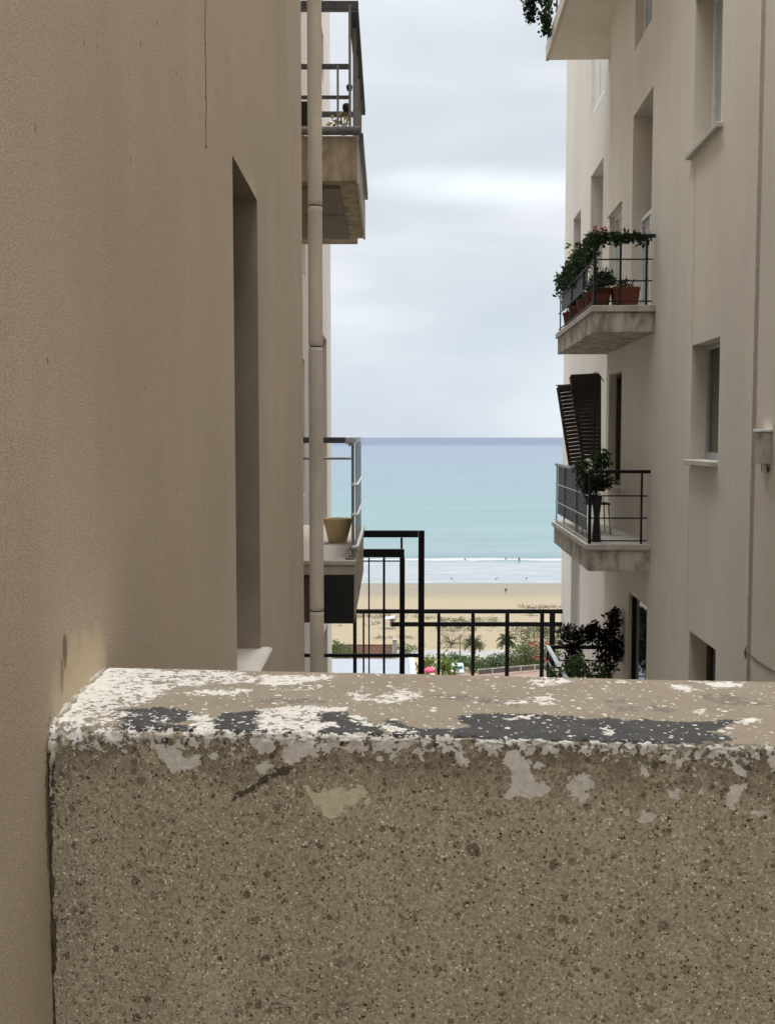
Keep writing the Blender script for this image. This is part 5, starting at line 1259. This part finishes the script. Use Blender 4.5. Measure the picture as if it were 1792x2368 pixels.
# people
def person(loc, h, label, pose='stand', cloth=(.05, .05, .07), bent=0, group=None, cut=0):
    me_ = bpy.data.meshes.new('person'); k = h/1.7
    J = [((0, 0, .95), .13), ((0, 0, 1.2), .125), ((0, -.02*bent, 1.42), .13), ((0, -.02, 1.52), .05), ((0, -.02, 1.62), .095),
         ((.09, 0, .90), .085), ((.12, -.05, .50), .06), ((.13, -.02, .08), .04), ((.13, -.14, .03), .035),
         ((-.09, 0, .90), .085), ((-.12, .08, .50), .06), ((-.13, .14, .08), .04), ((-.13, .03, .03), .035),
         ((.19, 0, 1.40), .055), ((.26, -.03, 1.12), .042), ((.26, -.14, .88), .032), ((-.19, 0, 1.40), .055), ((-.27, .03, 1.12), .042), ((-.25, -.08, .88), .032)]
    E = [(0, 1), (1, 2), (2, 3), (3, 4), (0, 5), (5, 6), (6, 7), (7, 8), (0, 9), (9, 10), (10, 11), (11, 12), (2, 13), (13, 14), (14, 15), (2, 16), (16, 17), (17, 18)]
    vs_ = []
    for (p, r) in J:
        x, y, z = p
        if bent and z > .95: y -= (z-.95)*sin(bent); z = .95+(z-.95)*cos(bent)
        if bent and abs(x) > .2: z -= .15
        vs_.append((x*k, y*k, (z-cut)*k))
    me_.from_pydata(vs_, E, []); o = bpy.data.objects.new('person', me_); C.objects.link(o); o.location = loc
    md = o.modifiers.new('skin', 'SKIN'); md.use_smooth_shade = True
    for j, (p, r) in enumerate(J):
        me_.skin_vertices[0].data[j].radius = (r*k, r*k)
        me_.skin_vertices[0].data[j].use_root = (j == 0)
    sb_ = o.modifiers.new('sub', 'SUBSURF'); sb_.levels = 1; sb_.render_levels = 1
    mt = Mat('bather', .7); sx_ = mt.n('ShaderNodeSeparateXYZ'); mt.link(mt.n('ShaderNodeTexCoord').outputs['Object'], sx_.inputs[0])
    mt.color(mt.ramp(mt.math('DIVIDE', sx_.outputs[2], 1.8*k), [(0, (.22, .12, .08, 1)), (.28, tuple(cloth)+(1,)), (.58-cut*.2, (.20, .10, .07, 1)), (.84, (.24, .13, .09, 1)), (.9, (.02, .015, .01, 1))], 'CONSTANT'))
    me_.materials.append(mt.m)
    return tag(o, label, 'person', group)
def sea_at(u, v): 
    d = ray(u, v); k_ = SEA/d.z; return Vector(d*k_)
q = sea_at(1200, 1303); person((q.x, q.y, SEA), 1.85, 'bather standing upright at the breaker line', cloth=(.04, .05, .10))
q = sea_at(1075, 1295); person((q.x, q.y, SEA), 1.7, 'swimmer at left with head and shoulders above the surf', cut=1.05, group='swimmers in the surf')
q = sea_at(1169, 1294); person((q.x, q.y, SEA), 1.7, 'swimmer near the standing bather, chest above the surf', cut=.95, group='swimmers in the surf')
def sand_at(u, v):
    y = 230
    for _ in range(10): y = gz(y)/ray(u, v).z*ray(u, v).y
    p = at(u, v, y); return (p.x, p.y, gz(y)-.02)
person(sand_at(1169, 1373), 1.7, 'person bending over on the wet sand', bent=1.1, cloth=(.05, .04, .05))
# gulls on the wet sand
gm = None
for k, (u, v) in enumerate(((1043, 1339), (1145, 1339), (1214, 1339))):
    p = on_z(u, v, -35.0); p = Vector((p.x, min(p.y, 266), 0)); zz = max(gz(p.y), SEA)
    if gm is None:
        mb = MB(); mb.tube([(p.x-.3, p.y, zz+.35), (p.x-.1, p.y, zz+.42), (p.x+.12, p.y, zz+.46), (p.x+.2, p.y, zz+.62), (p.x+.28, p.y, zz+.66), (p.x+.38, p.y, zz+.64)], [.03, .13, .12, .06, .07, .015], 8)
        mb.tube([(p.x, p.y-.05, zz), (p.x, p.y-.05, zz+.35)], .015, 5); mb.tube([(p.x+.03, p.y+.05, zz), (p.x+.03, p.y+.05, zz+.35)], .015, 5)
        gm = tag(mb.build('gull', MT['dgrey'], loc=(p.x, p.y, zz), smooth=True), 'gull at left of the three standing in the shallow wash', 'bird', 'gulls in the shallow wash')
    else:
        c_ = gm.copy(); C.objects.link(c_); c_.location = (p.x, p.y, zz); c_['label'] = ('middle gull of the three standing in the shallow wash', 'gull at right of the three standing in the shallow wash')[k-1]
